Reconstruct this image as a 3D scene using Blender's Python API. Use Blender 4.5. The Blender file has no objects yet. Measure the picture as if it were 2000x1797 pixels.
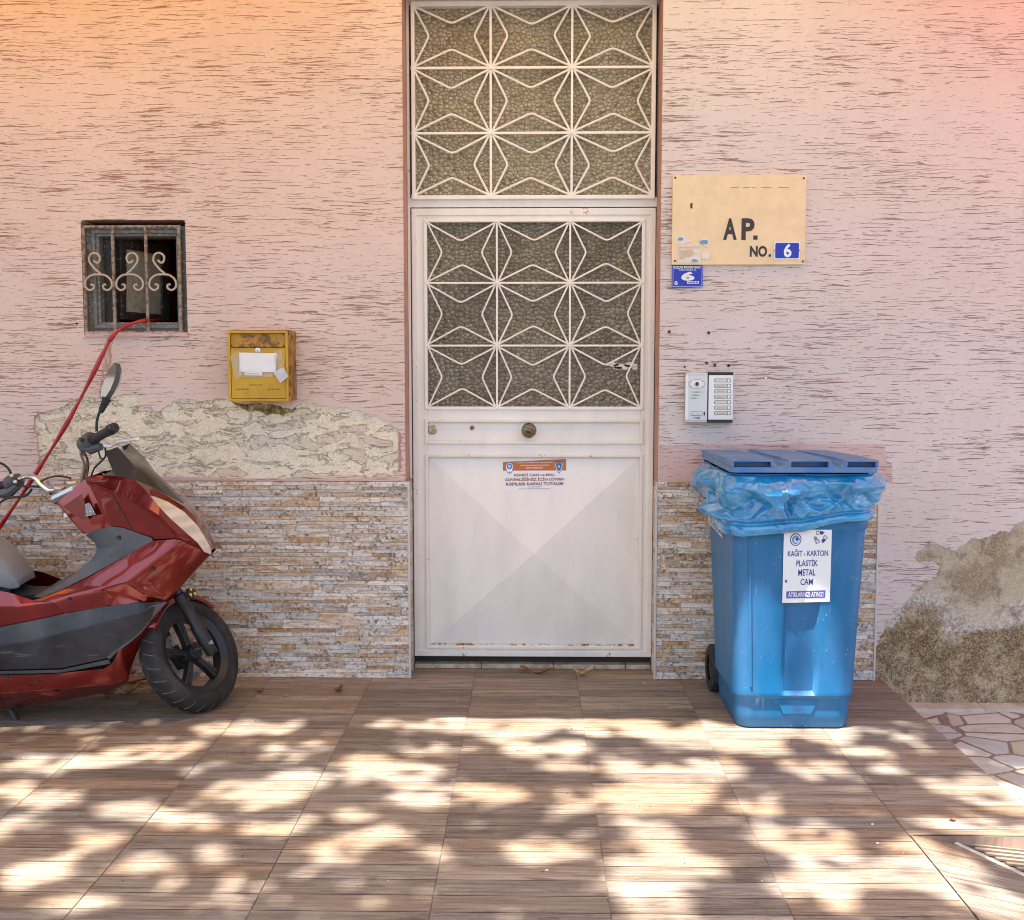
import bpy, bmesh, math, random
from mathutils import Vector, Matrix, noise as mnoise
from mathutils.geometry import tessellate_polygon
R = math.radians
rnd = random.Random(7)
scene = bpy.context.scene
col = scene.collection

# ------------------------------------------------------------------ camera
F, CXP, CYP = 2100.0, 1000.0, 898.5          # focal length and centre in photo pixels (2000 x 1797)
CAM = Vector((0.0, -4.684, 1.36))
PITCH, YAW = R(-4.71), R(1.09)
cam = bpy.data.cameras.new('camera'); cam_o = bpy.data.objects.new('camera', cam); col.objects.link(cam_o)
cam_o.location = CAM; cam_o.rotation_euler = (R(90) + PITCH, 0, YAW)
cam.sensor_width = 36; cam.lens = F / 2000 * 36; cam.clip_start = .05; cam.clip_end = 3000
scene.camera = cam_o
ROT = cam_o.rotation_euler.to_matrix()

# ------------------------------------------------------------------ light
SUNV = Vector((-0.70, -1.0, 3.73)).normalized()   # towards the sun
ELEV = math.asin(SUNV.z); AZ = math.atan2(SUNV.x, SUNV.y)
w = bpy.data.worlds.new('World'); scene.world = w; w.use_nodes = True
nt = w.node_tree; bg = nt.nodes['Background']
sky = nt.nodes.new('ShaderNodeTexSky'); sky.sky_type = 'NISHITA'; sky.sun_disc = False
sky.sun_elevation = ELEV; sky.sun_rotation = AZ; sky.air_density = 1.0; sky.dust_density = 4.0; sky.ozone_density = 1.0
nt.links.new(sky.outputs[0], bg.inputs[0]); bg.inputs[1].default_value = 0.115
sl = bpy.data.lights.new('sun', 'SUN'); sl.energy = 5.0; sl.angle = R(.53); sl.color = (1, .94, .85)
so = bpy.data.objects.new('sun', sl); col.objects.link(so)
so.rotation_euler = SUNV.to_track_quat('Z', 'Y').to_euler(); so.location = (-3, -6, 14)
vs = scene.view_settings; vs.view_transform = 'Standard'; vs.look = 'None'; vs.exposure = 1.9; vs.gamma = 1
scene.cycles.max_bounces = 8; scene.cycles.use_denoising = True; scene.cycles.filter_width = 1.0

# ------------------------------------------------------------------ photo pixel -> point of the place
def ray(px, py): return ROT @ Vector(((px - CXP) / F, -(py - CYP) / F, -1))
def P(px, py, Y=0.0):
    d = ray(px, py); t = (Y - CAM.y) / d.y; return CAM + d * t
def PF(px, py, z=0.0):
    d = ray(px, py); t = (z - CAM.z) / d.z; return CAM + d * t
def X(px, py, Y=0.0): return P(px, py, Y).x
def Z(py, Y=0.0, px=1000): return P(px, py, Y).z
def XZ(pts, Y=0.0): return [(P(a, b, Y).x, P(a, b, Y).z) for a, b in pts]

# ------------------------------------------------------------------ meshes
class MB:
    def __init__(s): s.v = []; s.f = []; s.m = []; s.c = None
    def add(s, vs, fs, m=0):
        o = len(s.v); s.v += [Vector(v) for v in vs]
        for f in fs: s.f.append([o + i for i in f]); s.m.append(m)
        return s
    def box(s, x0, x1, y0, y1, z0, z1, m=0):
        v = [(x, y, z) for z in (z0, z1) for y in (y0, y1) for x in (x0, x1)]
        return s.add(v, [(0, 2, 3, 1), (4, 5, 7, 6), (0, 1, 5, 4), (2, 6, 7, 3), (0, 4, 6, 2), (1, 3, 7, 5)], m)
    def prism(s, poly, y0, y1, m=0, holes=(), back=True):
        """outline in x,z pushed from y0 (front) to y1"""
        loops = [list(poly)] + [list(h) for h in holes]
        flat = [p for l in loops for p in l]; n = len(flat)
        tri = tessellate_polygon([[Vector((p[0], p[1], 0)) for p in l] for l in loops])
        vs = [(p[0], y0, p[1]) for p in flat] + [(p[0], y1, p[1]) for p in flat]
        fs = []
        for t in tri:
            a, b, c = [Vector((flat[i][0], flat[i][1], 0)) for i in t]
            t = list(t)
            if (b - a).cross(c - a).z < 0: t.reverse()
            fs.append(t)
            if back: fs.append([i + n for i in reversed(t)])
        o = 0
        for l in loops:
            k = len(l); ar = sum(l[i][0] * l[(i + 1) % k][1] - l[(i + 1) % k][0] * l[i][1] for i in range(k))
            outer = l is loops[0]
            for i in range(k):
                j = (i + 1) % k; q = [o + i, o + i + n, o + j + n, o + j]
                if (ar > 0) != outer: q.reverse()
                fs.append(q)
            o += k
        return s.add(vs, fs, m)
    def tube(s, pts, r, seg=10, m=0, cap=True, closed=False):
        pts = [Vector(p) for p in pts]; n = len(pts)
        rs = r if isinstance(r, (list, tuple)) else [r] * n
        rings = []; up = None
        for i, p in enumerate(pts):
            a = pts[(i - 1) % n] if (closed or i > 0) else p; b = pts[(i + 1) % n] if (closed or i < n - 1) else p
            t = (b - a).normalized()
            if up is None:
                up = Vector((0, 0, 1)) if abs(t.z) < .9 else Vector((1, 0, 0))
            u = (up - t * up.dot(t)).normalized(); up = u; w_ = t.cross(u)
            rings.append([p + (u * math.cos(2 * math.pi * k / seg) + w_ * math.sin(2 * math.pi * k / seg)) * rs[i] for k in range(seg)])
        vs = [v for ring in rings for v in ring]; fs = []
        for i in range(n if closed else n - 1):
            j = (i + 1) % n
            for k in range(seg):
                l = (k + 1) % seg; fs.append((i * seg + k, i * seg + l, j * seg + l, j * seg + k))
        if cap and not closed:
            fs.append(tuple(range(seg - 1, -1, -1))); fs.append(tuple((n - 1) * seg + k for k in range(seg)))
        return s.add(vs, fs, m)
    def lathe(s, prof, c, ax, seg=24, m=0):
        """profile (radius, height along axis)"""
        ax = Vector(ax).normalized(); c = Vector(c)
        u = ax.cross(Vector((0, 0, 1)) if abs(ax.z) < .9 else Vector((1, 0, 0))).normalized(); w_ = ax.cross(u)
        vs = []; fs = []
        for r, h in prof:
            for k in range(seg):
                a = 2 * math.pi * k / seg; vs.append(c + ax * h + (u * math.cos(a) + w_ * math.sin(a)) * max(r, 1e-5))
        for i in range(len(prof) - 1):
            for k in range(seg):
                l = (k + 1) % seg; fs.append((i * seg + k, i * seg + l, (i + 1) * seg + l, (i + 1) * seg + k))
        return s.add(vs, fs, m)
    def build(s, name, mats, parent=None, smooth=None, bevel=0, sub=0, seg=2, ang=35, weld=False):
        me = bpy.data.meshes.new(name)
        off = parent_off(parent)
        me.from_pydata([v - off for v in s.v], [], s.f)
        if not isinstance(mats, (list, tuple)): mats = [mats]
        for m_ in mats: me.materials.append(m_)
        for p, mi in zip(me.polygons, s.m): p.material_index = mi
        bm = bmesh.new(); bm.from_mesh(me)
        if weld: bmesh.ops.remove_doubles(bm, verts=bm.verts, dist=1e-4)
        bmesh.ops.recalc_face_normals(bm, faces=bm.faces); bm.to_mesh(me); bm.free()
        o = bpy.data.objects.new(name, me); col.objects.link(o)
        if parent: o.parent = parent
        if bevel:
            b = o.modifiers.new('bevel', 'BEVEL'); b.width = bevel; b.segments = seg; b.limit_method = 'ANGLE'; b.angle_limit = R(ang)
        if sub:
            b = o.modifiers.new('sub', 'SUBSURF'); b.levels = b.render_levels = sub
        if smooth is not None:
            me.shade_smooth()
            if smooth < 180: me.set_sharp_from_angle(angle=R(smooth))
        return o
OFF = {}
def parent_off(p):
    o = Vector((0, 0, 0))
    while p is not None: o = o + Vector(p.location); p = p.parent
    return o
def tag(o, label=None, cat=None, group=None, kind=None):
    if label: o['label'] = label
    if cat: o['category'] = cat
    if group: o['group'] = group
    if kind: o['kind'] = kind
    return o
def thing(name, label, cat, loc, group=None):
    o = bpy.data.objects.new(name, None); col.objects.link(o); o.location = loc; o.empty_display_size = .1
    return tag(o, label, cat, group)
_T = {}
def text(mb, s_, cx, cz, wid, hei, y, m=0, bold=0.0, rot=0.0, depth=0):
    """lettering fitted into a box on a plane facing the viewer (-y)"""
    key = (s_, bold)
    if key not in _T:
        cu = bpy.data.curves.new('t', 'FONT'); cu.body = s_; cu.offset = bold; cu.resolution_u = 3
        ob = bpy.data.objects.new('t', cu); col.objects.link(ob); bpy.context.view_layer.update()
        me = bpy.data.meshes.new_from_object(ob.evaluated_get(bpy.context.evaluated_depsgraph_get()))
        _T[key] = ([(v.co.x, v.co.y) for v in me.vertices], [tuple(p.vertices) for p in me.polygons])
        bpy.data.objects.remove(ob); bpy.data.curves.remove(cu); bpy.data.meshes.remove(me)
    vs, fs = _T[key]
    x0 = min(v[0] for v in vs); x1 = max(v[0] for v in vs); y0 = min(v[1] for v in vs); y1 = max(v[1] for v in vs)
    c, s2 = math.cos(rot), math.sin(rot)
    out = []
    for a, b in vs:
        a = (a - (x0 + x1) / 2) / (x1 - x0) * wid; b = (b - (y0 + y1) / 2) / (y1 - y0) * hei
        out.append((cx + a * c - b * s2, y, cz + a * s2 + b * c))
    mb.add(out, fs, m)
def ellipse(cx, cz, rx, rz, n=24): return [(cx + rx * math.cos(2 * math.pi * k / n), cz + rz * math.sin(2 * math.pi * k / n)) for k in range(n)]
def rrect(x0, x1, z0, z1, r, n=4):
    out = []
    for cx, cz, a0 in ((x1 - r, z0 + r, -90), (x1 - r, z1 - r, 0), (x0 + r, z1 - r, 90), (x0 + r, z0 + r, 180)):
        for k in range(n + 1):
            a = R(a0 + 90 * k / n); out.append((cx + r * math.cos(a), cz + r * math.sin(a)))
    return out
def ragged(pts, amp=.012, it=4, seed=1, closed=False):
    """breaks a traced outline up into a torn edge"""
    rr = random.Random(seed); pts = [Vector(p) for p in pts]
    for k in range(it):
        out = []
        n = len(pts)
        for i in range(n if closed else n - 1):
            a, b = pts[i], pts[(i + 1) % n]; d = b - a
            if d.length < .006: out.append(a); continue
            mid = (a + b) / 2 + Vector((-d.y, d.x)).normalized() * rr.uniform(-1, 1) * min(amp, d.length * .2)
            out += [a, mid]
        if not closed: out.append(pts[-1])
        pts = out
        amp *= .62
    return [(p.x, p.y) for p in pts]
def spline(pts, n=6):
    pts = [Vector(p) for p in pts]; out = []
    for i in range(len(pts) - 1):
        p0, p1, p2, p3 = pts[max(i - 1, 0)], pts[i], pts[i + 1], pts[min(i + 2, len(pts) - 1)]
        for k in range(n):
            t = k / n
            out.append(.5 * ((2 * p1) + (p2 - p0) * t + (2 * p0 - 5 * p1 + 4 * p2 - p3) * t * t + (3 * p1 - p0 - 3 * p2 + p3) * t ** 3))
    return out + [pts[-1]]

# ------------------------------------------------------------------ materials
class Mt:
    def __init__(s, name, color=(.8, .8, .8), rough=.6, metal=0, **kw):
        s.m = bpy.data.materials.new(name); s.m.use_nodes = True; s.t = s.m.node_tree
        s.b = s.t.nodes['Principled BSDF']; s.out = s.t.nodes['Material Output']
        s.set('Base Color', color); s.set('Roughness', rough); s.set('Metallic', metal)
        for k, v in kw.items(): s.set(k.replace('_', ' '), v)
    def put(s, inp, v):
        if isinstance(v, bpy.types.NodeSocket): s.t.links.new(v, inp)
        elif isinstance(v, (tuple, list)) and len(v) == 3 and inp.type == 'RGBA': inp.default_value = (*v, 1)
        else: inp.default_value = v
    def set(s, k, v): s.put(s.b.inputs[k], v); return s
    def n(s, t, **kw):
        x = s.t.nodes.new('ShaderNode' + t)
        for k, v in kw.items(): setattr(x, k, v)
        return x
    def co(s): return s.n('TexCoord').outputs['Object']
    def attr(s, name, out='Color'): return s.n('Attribute', attribute_name=name).outputs[out]
    def mp(s, vec, sc=(1, 1, 1), loc=(0, 0, 0), rot=(0, 0, 0)):
        x = s.n('Mapping'); s.put(x.inputs[0], vec); s.put(x.inputs[1], loc); s.put(x.inputs[2], rot); s.put(x.inputs[3], sc); return x.outputs[0]
    def noise(s, vec, sc=5, det=4, ro=.55, dist=0, out=0):
        x = s.n('TexNoise'); s.put(x.inputs['Vector'], vec); s.put(x.inputs['Scale'], sc); s.put(x.inputs['Detail'], det)
        s.put(x.inputs['Roughness'], ro); s.put(x.inputs['Distortion'], dist); return x.outputs[out]
    def vor(s, vec, sc=5, feature='F1', out=0, rand=1):
        x = s.n('TexVoronoi', feature=feature); s.put(x.inputs['Vector'], vec); s.put(x.inputs['Scale'], sc); s.put(x.inputs['Randomness'], rand); return x.outputs[out]
    def rng(s, v, a, b, c=0., d=1.):
        x = s.n('MapRange'); s.put(x.inputs[0], v)
        for i, q in enumerate((a, b, c, d)): s.put(x.inputs[i + 1], q)
        return x.outputs[0]
    def ma(s, op, a, b=0., clamp=False):
        x = s.n('Math', operation=op, use_clamp=clamp); s.put(x.inputs[0], a); s.put(x.inputs[1], b); return x.outputs[0]
    def mix(s, f, a, b, mode='MIX'):
        x = s.n('Mix', data_type='RGBA', blend_type=mode); s.put(x.inputs[0], f); s.put(x.inputs[6], a); s.put(x.inputs[7], b); return x.outputs[2]
    def ramp(s, f, st):
        x = s.n('ValToRGB'); s.put(x.inputs[0], f); e = x.color_ramp.elements
        while len(e) < len(st): e.new(.5)
        for k, (p, c) in enumerate(st): e[k].position = p; e[k].color = (*c, 1)
        return x.outputs[0]
    def bump(s, h, st=.3, dist=.01, nrm=None):
        x = s.n('Bump'); s.put(x.inputs['Height'], h); s.put(x.inputs['Strength'], st); s.put(x.inputs['Distance'], dist)
        if nrm is not None: s.put(x.inputs['Normal'], nrm)
        s.put(s.b.inputs['Normal'], x.outputs[0]); return x.outputs[0]
    def sep(s, v, i): x = s.n('SeparateXYZ'); s.put(x.inputs[0], v); return x.outputs[i]
    def add(s, a, b): x = s.n('VectorMath', operation='ADD'); s.put(x.inputs[0], a); s.put(x.inputs[1], b); return x.outputs[0]
    def comb(s, x_, y_, z_):
        x = s.n('CombineXYZ'); s.put(x.inputs[0], x_); s.put(x.inputs[1], y_); s.put(x.inputs[2], z_); return x.outputs[0]
# painted scraped render: short horizontal grooves
def paint_mat(name, base, groove, seed):
    k = Mt(name, rough=.85); c = k.mp(k.co(), loc=(seed, 0, seed))
    warp = k.noise(c, 2.0, 2, .5)
    v = k.add(c, k.comb(0, 0, k.ma('ADD', k.rng(warp, 0, 1, -.012, .012), k.rng(k.noise(c, 14, 3, .6), 0, 1, -.007, .007))))
    n1 = k.noise(k.mp(v, (4.6, 1, 165)), 1, 4.5, .70, .15)
    n2 = k.noise(k.mp(v, (13, 1, 200), loc=(4, 0, 9)), 1, 3, .65)
    dens = k.noise(k.mp(c, (1.6, 1, 4.5)), 1, 2, .5)
    thr = k.rng(dens, .3, .7, .625, .555)
    g1 = k.rng(k.ma('SUBTRACT', n1, thr), .004, .026)
    thr2 = k.rng(dens, .3, .7, .665, .595)
    g2 = k.rng(k.ma('SUBTRACT', n2, thr2), 0, .04)
    g = k.ma('MAXIMUM', g1, g2)
    tone = k.noise(c, 1.3, 4, .6)
    fine = k.noise(c, 55, 3, .6)
    b2 = k.mix(k.rng(tone, .3, .75), base, tuple(x * .88 for x in base))
    st_ = k.noise(k.mp(c, (4, 1, .9)), 1, 5, .65); b2 = k.mix(k.rng(st_, .52, .8, 0, .5), b2, tuple(x * f_ for x, f_ in zip(base, (.86, .80, .76)))); b2 = k.mix(k.rng(fine, .3, .8, 0, .22), b2, tuple(min(1, x * 1.16) for x in base))
    k.set('Base Color', k.mix(k.ma('MULTIPLY', g, .85), b2, groove))
    h = k.ma('SUBTRACT', k.ma('MULTIPLY', fine, .25), g)
    k.bump(h, .8, .004)
    return k.m
M = {}
M['paint'] = paint_mat('scraped_pink_render', (.71, .56, .495), (.34, .135, .06), 0)
M['paint_right'] = paint_mat('scraped_mauve_render', (.655, .565, .53), (.29, .13, .08), 11)
M['paint_deep'] = paint_mat('fresh_pink_render', (.63, .445, .41), (.32, .17, .13), 5)
k = Mt('smooth_salmon_paint', rough=.7); k.set('Base Color', k.mix(k.rng(k.noise(k.co(), 12, 4), .35, .7), (.50, .27, .22), (.40, .20, .15))); M['salmon'] = k.m

# bare plaster, left patch
k = Mt('flaking_plaster', rough=.95); c = k.co()
n = k.noise(k.mp(c, (5, 1, 13)), 1.5, 8, .64, .6); fl = k.rng(n, .52, .545); f2 = k.noise(c, 30, 6, .7); f3 = k.noise(c, 110, 3, .65)
edge = k.ma('SUBTRACT', k.rng(n, .505, .522), k.rng(n, .53, .548))
cc = k.mix(fl, (.88, .79, .61), (.74, .65, .50)); cc = k.mix(k.ma('MULTIPLY', edge, .24, True), cc, (.36, .28, .19))
cc = k.mix(k.rng(f2, .46, .75, 0, .6), cc, (.55, .47, .34)); cc = k.mix(k.rng(f3, .28, .46, .5, 0), cc, (.34, .26, .17)); cc = k.mix(k.rng(f3, .55, .75, 0, .5), cc, (.86, .80, .68))
k.set('Base Color', cc); k.bump(k.ma('ADD', k.ma('MULTIPLY', f2, .8), k.ma('ADD', k.ma('MULTIPLY', fl, -.5), k.ma('MULTIPLY', f3, .6))), 1, .010); M['plaster'] = k.m
# bare plaster, right patch: tan above, salt band, wet brown foot
k = Mt('damp_plaster', rough=.95); c = k.co(); z = k.sep(c, 2)
big = k.noise(c, 3.2, 6, .65); z2 = k.ma('ADD', z, k.rng(big, .2, .8, -.17, .17)); f1 = k.noise(c, 13, 7, .75); f2 = k.noise(c, 60, 5, .75); f3 = k.noise(c, 150, 3, .7); m1 = k.noise(c, 7, 5, .65)
cc = k.ramp(k.rng(z2, -.12, .85), [(0, (.38, .30, .20)), (.13, (.50, .39, .23)), (.24, (.34, .23, .11)), (.33, (.46, .36, .20)), (.375, (.85, .82, .75)), (.47, (.82, .77, .66)), (.56, (.66, .57, .42)), (.70, (.62, .54, .40)), (1, (.66, .59, .47))])
gr = k.rng(z2, .16, .40, .9, .18)
cc = k.mix(k.ma('MULTIPLY', k.rng(f2, .46, .58, 0, .85), gr), cc, (.13, .085, .04)); cc = k.mix(k.rng(f1, .50, .60, 0, .6), cc, (.74, .64, .45)); cc = k.mix(k.rng(m1, .50, .60, 0, .55), cc, (.26, .16, .06)); cc = k.mix(k.rng(f1, .46, .38, 0, .5), cc, (.16, .10, .045))
cc = k.mix(k.rng(f3, .54, .66, 0, .65), cc, (.80, .73, .58)); cc = k.mix(k.ma('MULTIPLY', k.rng(f3, .34, .44, .9, 0), gr), cc, (.06, .04, .02))
k.set('Base Color', cc); k.bump(k.ma('ADD', f1, k.ma('ADD', f2, f3)), 1, .012); M['damp'] = k.m

# printed split stone tiles
k = Mt('split_stone_tile', rough=.55); c = k.co(); a = k.attr('col'); r_ = k.attr('rnd', 'Fac')
c2 = k.add(c, k.comb(0, k.ma('MULTIPLY', r_, 37.), 0)); rot = k.mp(c2, (9, 9, 26), rot=(0, .45, 0))
v1 = k.noise(rot, 1, 6, .68, .9); v2 = k.noise(c2, 70, 4, .65, .3)
v3 = k.noise(c2, 9, 3, .6); vein = k.ma('SUBTRACT', 1., k.ma('MULTIPLY', k.ma('ABSOLUTE', k.ma('SUBTRACT', v1, .5)), 30.), True)
rs = k.noise(k.mp(c2, (4.5, 1, 30)), 1, 5, .6, .4); cc = k.mix(k.rng(rs, .485, .585, 0, .9), a, k.mix(.75, a, (.52, .27, .09))); cc = k.mix(k.rng(rs, .44, .32, 0, .6), cc, (.80, .77, .72))
cc = k.mix(k.rng(k.ma('MULTIPLY', v2, k.rng(v3, .35, .65, .8, 1.12)), .535, .64, 0, .8), cc, (.13, .08, .045)); cc = k.mix(k.rng(v2, .44, .30, 0, .7), cc, (.86, .82, .76))
cc = k.mix(k.ma('MULTIPLY', vein, k.rng(v2, .35, .6, .1, .7)), cc, (.12, .095, .08))
k.set('Base Color', cc); k.bump(k.ma('ADD', v2, v1), .7, .006); M['stone'] = k.m
M['joint'] = Mt('dark_joint', (.30, .27, .24), .9).m
M['trim'] = Mt('grey_white_trim', (.55, .55, .53), .4).m

# white enamel with rust along the edges
def enamel(name, base, rust=.62, grime=.3):
    k = Mt(name, rough=.38); c = k.co(); r1 = k.noise(c, 9, 6, .7); r2 = k.noise(c, 55, 4, .7); g = k.noise(k.mp(c, (6, 6, 2)), 1.2, 5, .6)
    cc = k.mix(k.rng(g, .42, .75, 0, grime), base, tuple(x * .72 for x in base))
    rm = k.rng(k.ma('ADD', k.ma('MULTIPLY', r1, .6), k.ma('MULTIPLY', r2, .4)), rust, rust + .025)
    cc = k.mix(rm, cc, k.ramp(r2, [(.4, (.09, .04, .015)), (.62, (.42, .17, .03))]))
    k.set('Base Color', cc); k.set('Roughness', k.rng(rm, 0, 1, .38, .9)); k.bump(k.ma('ADD', k.noise(c, 30, 3, .5), k.ma('MULTIPLY', rm, .8)), .12, .003); return k.m
M['enamel'] = enamel('white_door_enamel', (.85, .80, .735), .665, .45)
M['enamel_rusty'] = enamel('rusty_door_enamel', (.81, .765, .70), .60, .5)
M['enamel_foot'] = enamel('rusted_edge_enamel', (.70, .67, .63), .51, .5)
# honeycomb patterned glass
def hammered(name, lo, hi):
    k = Mt(name, rough=.10); c = k.co(); c = k.add(c, k.mp(k.noise(c, 16, 2, .5, 0, 1), (.012, 0, .012)))
    vd = k.vor(k.mp(c, (1, .001, 1.25)), 44, 'F1', 0, .75); ve = k.vor(k.mp(c, (1, .001, 1.25)), 44, 'DISTANCE_TO_EDGE', 0, .75)
    t = k.noise(c, 2.4, 3, .5); q = k.noise(c, 30, 3, .6)
    cc = k.mix(k.rng(t, .35, .7), lo, hi); cc = k.mix(k.rng(ve, .01, .10, .75, 0), cc, tuple(x * .3 for x in lo)); cc = k.mix(k.ma('MULTIPLY', k.rng(vd, .16, .02, 0, .8), k.rng(q, .45, .7)), cc, tuple(min(1, x * 2.3) for x in hi))  # cell rims darkened, random centres brightened: glints put into the colour
    k.set('Base Color', cc); k.set('Specular IOR Level', .9); k.bump(k.ma('ADD', vd, k.ma('MULTIPLY', q, .3)), 1, -.02); return k.m
M['glass'] = hammered('hammered_glass', (.18, .16, .115), (.29, .26, .19)); M['glass_top'] = hammered('lit_transom_glass', (.32, .275, .185), (.46, .405, .285))  # transom copy is lighter and warmer: light from above put into its colour
# wood look tiles
k = Mt('wood_look_tile', rough=.52); c = k.co(); a = k.attr('col'); r_ = k.attr('rnd', 'Fac')
c2 = k.add(c, k.comb(k.ma('MULTIPLY', r_, 13.), 0, k.ma('MULTIPLY', r_, 41.)))
wv = k.noise(k.mp(c2, (2.2, 11, 1)), 1, 3, .5, .3)
ring = k.ma('ABSOLUTE', k.ma('SINE', k.ma('MULTIPLY', wv, 46.)))
gr = k.noise(k.mp(c2, (5, 150, 1)), 1, 4, .65); gr2 = k.noise(k.mp(c2, (2.4, 34, 1)), 1, 5, .6, .2)
cc = k.mix(k.rng(gr2, .36, .66, .0, .75), a, k.mix(1., a, (.52, .42, .36), 'MULTIPLY'))
cc = k.mix(k.rng(gr, .5, .68, 0, .8), cc, k.mix(1., a, (.38, .30, .25), 'MULTIPLY')); cc = k.mix(k.rng(gr, .45, .3, 0, .4), cc, k.mix(.45, a, (.62, .52, .43)))
cc = k.mix(k.ma('MULTIPLY', k.rng(ring, .35, .0, 0, .5), k.rng(k.noise(k.mp(c2, (1.2, 4, 1)), 1, 2), .48, .6)), cc, k.mix(1., a, (.45, .34, .27), 'MULTIPLY'))
dirt = k.noise(c, 3.1, 7, .7); cc = k.mix(k.rng(dirt, .5, .75, 0, .45), cc, (.27, .235, .20)); d2 = k.noise(c, 9, 7, .72); cc = k.mix(k.rng(d2, .54, .70, 0, .5), cc, k.mix(1., cc, (.5, .46, .42), 'MULTIPLY')); gk = k.noise(k.mp(c2, (9, 60, 1)), 1, 5, .7, .6); cc = k.mix(k.rng(gk, .56, .66, 0, .7), cc, k.mix(1., a, (.34, .27, .22), 'MULTIPLY'))
k.set('Base Color', cc); k.set('Roughness', k.rng(gr, .3, .7, .45, .65)); k.bump(gr, .25, .002); M['wood'] = k.m
M['grout'] = Mt('floor_grout', (.20, .17, .15), .9).m
# crazy paving
k = Mt('crazy_paving', rough=.6); c = k.co(); cw = k.add(c, k.mp(k.noise(c, 7, 2, .5, 0, 1), (.03, .03, 0)))
vp = k.mp(cw, (1, 1.25, 0)); e = k.vor(vp, 5.0, 'DISTANCE_TO_EDGE'); idc = k.vor(vp, 5.0, 'F1', 1); hue = k.sep(idc, 0)
gm = k.rng(e, .028, .042); n1 = k.noise(c, 14, 6, .6, .6)
st = k.ramp(hue, [(0, (.44, .47, .48)), (.45, (.56, .57, .55)), (.8, (.52, .47, .33)), (1, (.40, .42, .43))])
st = k.mix(k.rng(n1, .45, .7, 0, .5), st, (.36, .28, .14)); gn = k.noise(c, 120, 3, .7)
gcol = k.mix(k.rng(gn, .4, .62), (.15, .095, .075), (.32, .25, .21))
k.set('Base Color', k.mix(gm, gcol, st)); k.bump(k.ma('ADD', gm, k.ma('MULTIPLY', gn, .2)), .5, .006); M['crazy'] = k.m
k = Mt('marble_strip', rough=.5); k.set('Base Color', k.mix(k.rng(k.noise(k.co(), 9, 6, .6, .8), .4, .7), (.55, .52, .44), (.36, .31, .21))); M['marble'] = k.m
k = Mt('doorstep_tile', rough=.6); k.set('Base Color', k.mix(k.rng(k.noise(k.co(), 20, 6, .7), .4, .65), (.50, .45, .37), (.26, .21, .15))); M['step'] = k.m
k = Mt('street_asphalt', rough=.9); k.set('Base Color', k.mix(k.rng(k.noise(k.co(), 60, 4), .35, .65), (.055, .055, .055), (.10, .097, .092))); M['asphalt'] = k.m
k = Mt('concrete', rough=.9); k.set('Base Color', k.mix(k.rng(k.noise(k.co(), 8, 6, .6), .35, .65), (.36, .34, .31), (.25, .235, .21))); M['concrete'] = k.m
# ironwork
def worn(name, base, wear, thr=.55, rough=.6, metal=0, sc=60):
    k = Mt(name, rough=rough, metal=metal); c = k.co(); n = k.noise(c, sc, 5, .7); k.set('Base Color', k.mix(k.rng(n, thr, thr + .06), base, wear)); k.bump(n, .25, .002); return k.m
M['iron'] = worn('weathered_grey_iron', (.15, .155, .15), (.40, .33, .25), .545)
M['iron_black'] = worn('flaking_black_paint', (.035, .03, .027), (.30, .25, .19), .585)
M['bar'] = worn('rusty_window_bar', (.30, .26, .21), (.15, .075, .035), .49)
M['scroll'] = worn('scroll_iron', (.46, .38, .29), (.20, .13, .08), .62)
M['dark'] = Mt('dark_fill', (.045, .03, .022), .9).m  # flat dark colour that stands in for shade in gaps and hollows
M['brownroom'] = Mt('brown_room_wall', (.62, .36, .22), .9).m
k = Mt('dirty_pane', (.16, .14, .10), .25); k.set('Base Color', k.mix(k.rng(k.noise(k.co(), 38, 5, .7), .4, .6), (.50, .43, .30), (.66, .58, .44))); M['dirtypane'] = k.m
# yellow mailbox
k = Mt('yellow_enamel', rough=.33); c = k.co(); n = k.noise(c, 30, 6, .72); n2 = k.noise(c, 8, 4, .6)
k.set('Base Color', k.mix(k.rng(n, .66, .70), k.mix(k.rng(n2, .35, .7), (.60, .355, .012), (.46, .25, .008)), (.10, .04, .012))); k.bump(n, .08, .002); M['yellow'] = k.m
k = Mt('yellow_enamel_rusty', rough=.5); c = k.co(); n = k.noise(c, 26, 6, .72); k.set('Base Color', k.mix(k.rng(n, .46, .58), (.42, .21, .01), (.13, .05, .012))); M['yellow_rusty'] = k.m
M['black'] = Mt('black_mark', (.012, .012, .012), .6).m
M['paper'] = Mt('white_paper', (.80, .80, .80), .55).m
k = Mt('clear_tape', (.70, .66, .52), .18); k.b.inputs['Alpha'].default_value = .38; c = k.co(); k.bump(k.noise(c, 60, 4, .6, 1.2), .8, .004); M['tape'] = k.m
# signs
def soiled(name, base, amt=.25, rough=.45, sc=12):
    k = Mt(name, rough=rough); n = k.noise(k.co(), sc, 6, .65); k.set('Base Color', k.mix(k.rng(n, .42, .75, 0, amt), base, tuple(x * .6 for x in base))); return k.m
M['cream'] = soiled('cream_sign', (.78, .60, .36), .35)
M['blue'] = soiled('blue_plate', (.008, .03, .42), .2)
M['signwhite'] = soiled('white_plate', (.74, .74, .74), .2)
M['ink'] = Mt('dark_ink', (.035, .03, .028), .6).m
M['torn'] = soiled('torn_label', (.74, .68, .60), .5, .7, 50)
M['skyblue'] = Mt('blue_print', (.10, .32, .50), .6).m
M['inkblue'] = Mt('indigo_ink', (.045, .04, .26), .6).m
M['band'] = soiled('violet_blue_band', (.12, .12, .45), .3)
M['orange'] = soiled('orange_band', (.52, .145, .022), .4, .5, 90)
M['rustink'] = soiled('red_brown_ink', (.24, .065, .025), .3, .5, 300)
M['policeblue'] = Mt('police_blue', (.03, .13, .36), .5).m
M['gold'] = Mt('gold_print', (.50, .36, .12), .5).m
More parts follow.
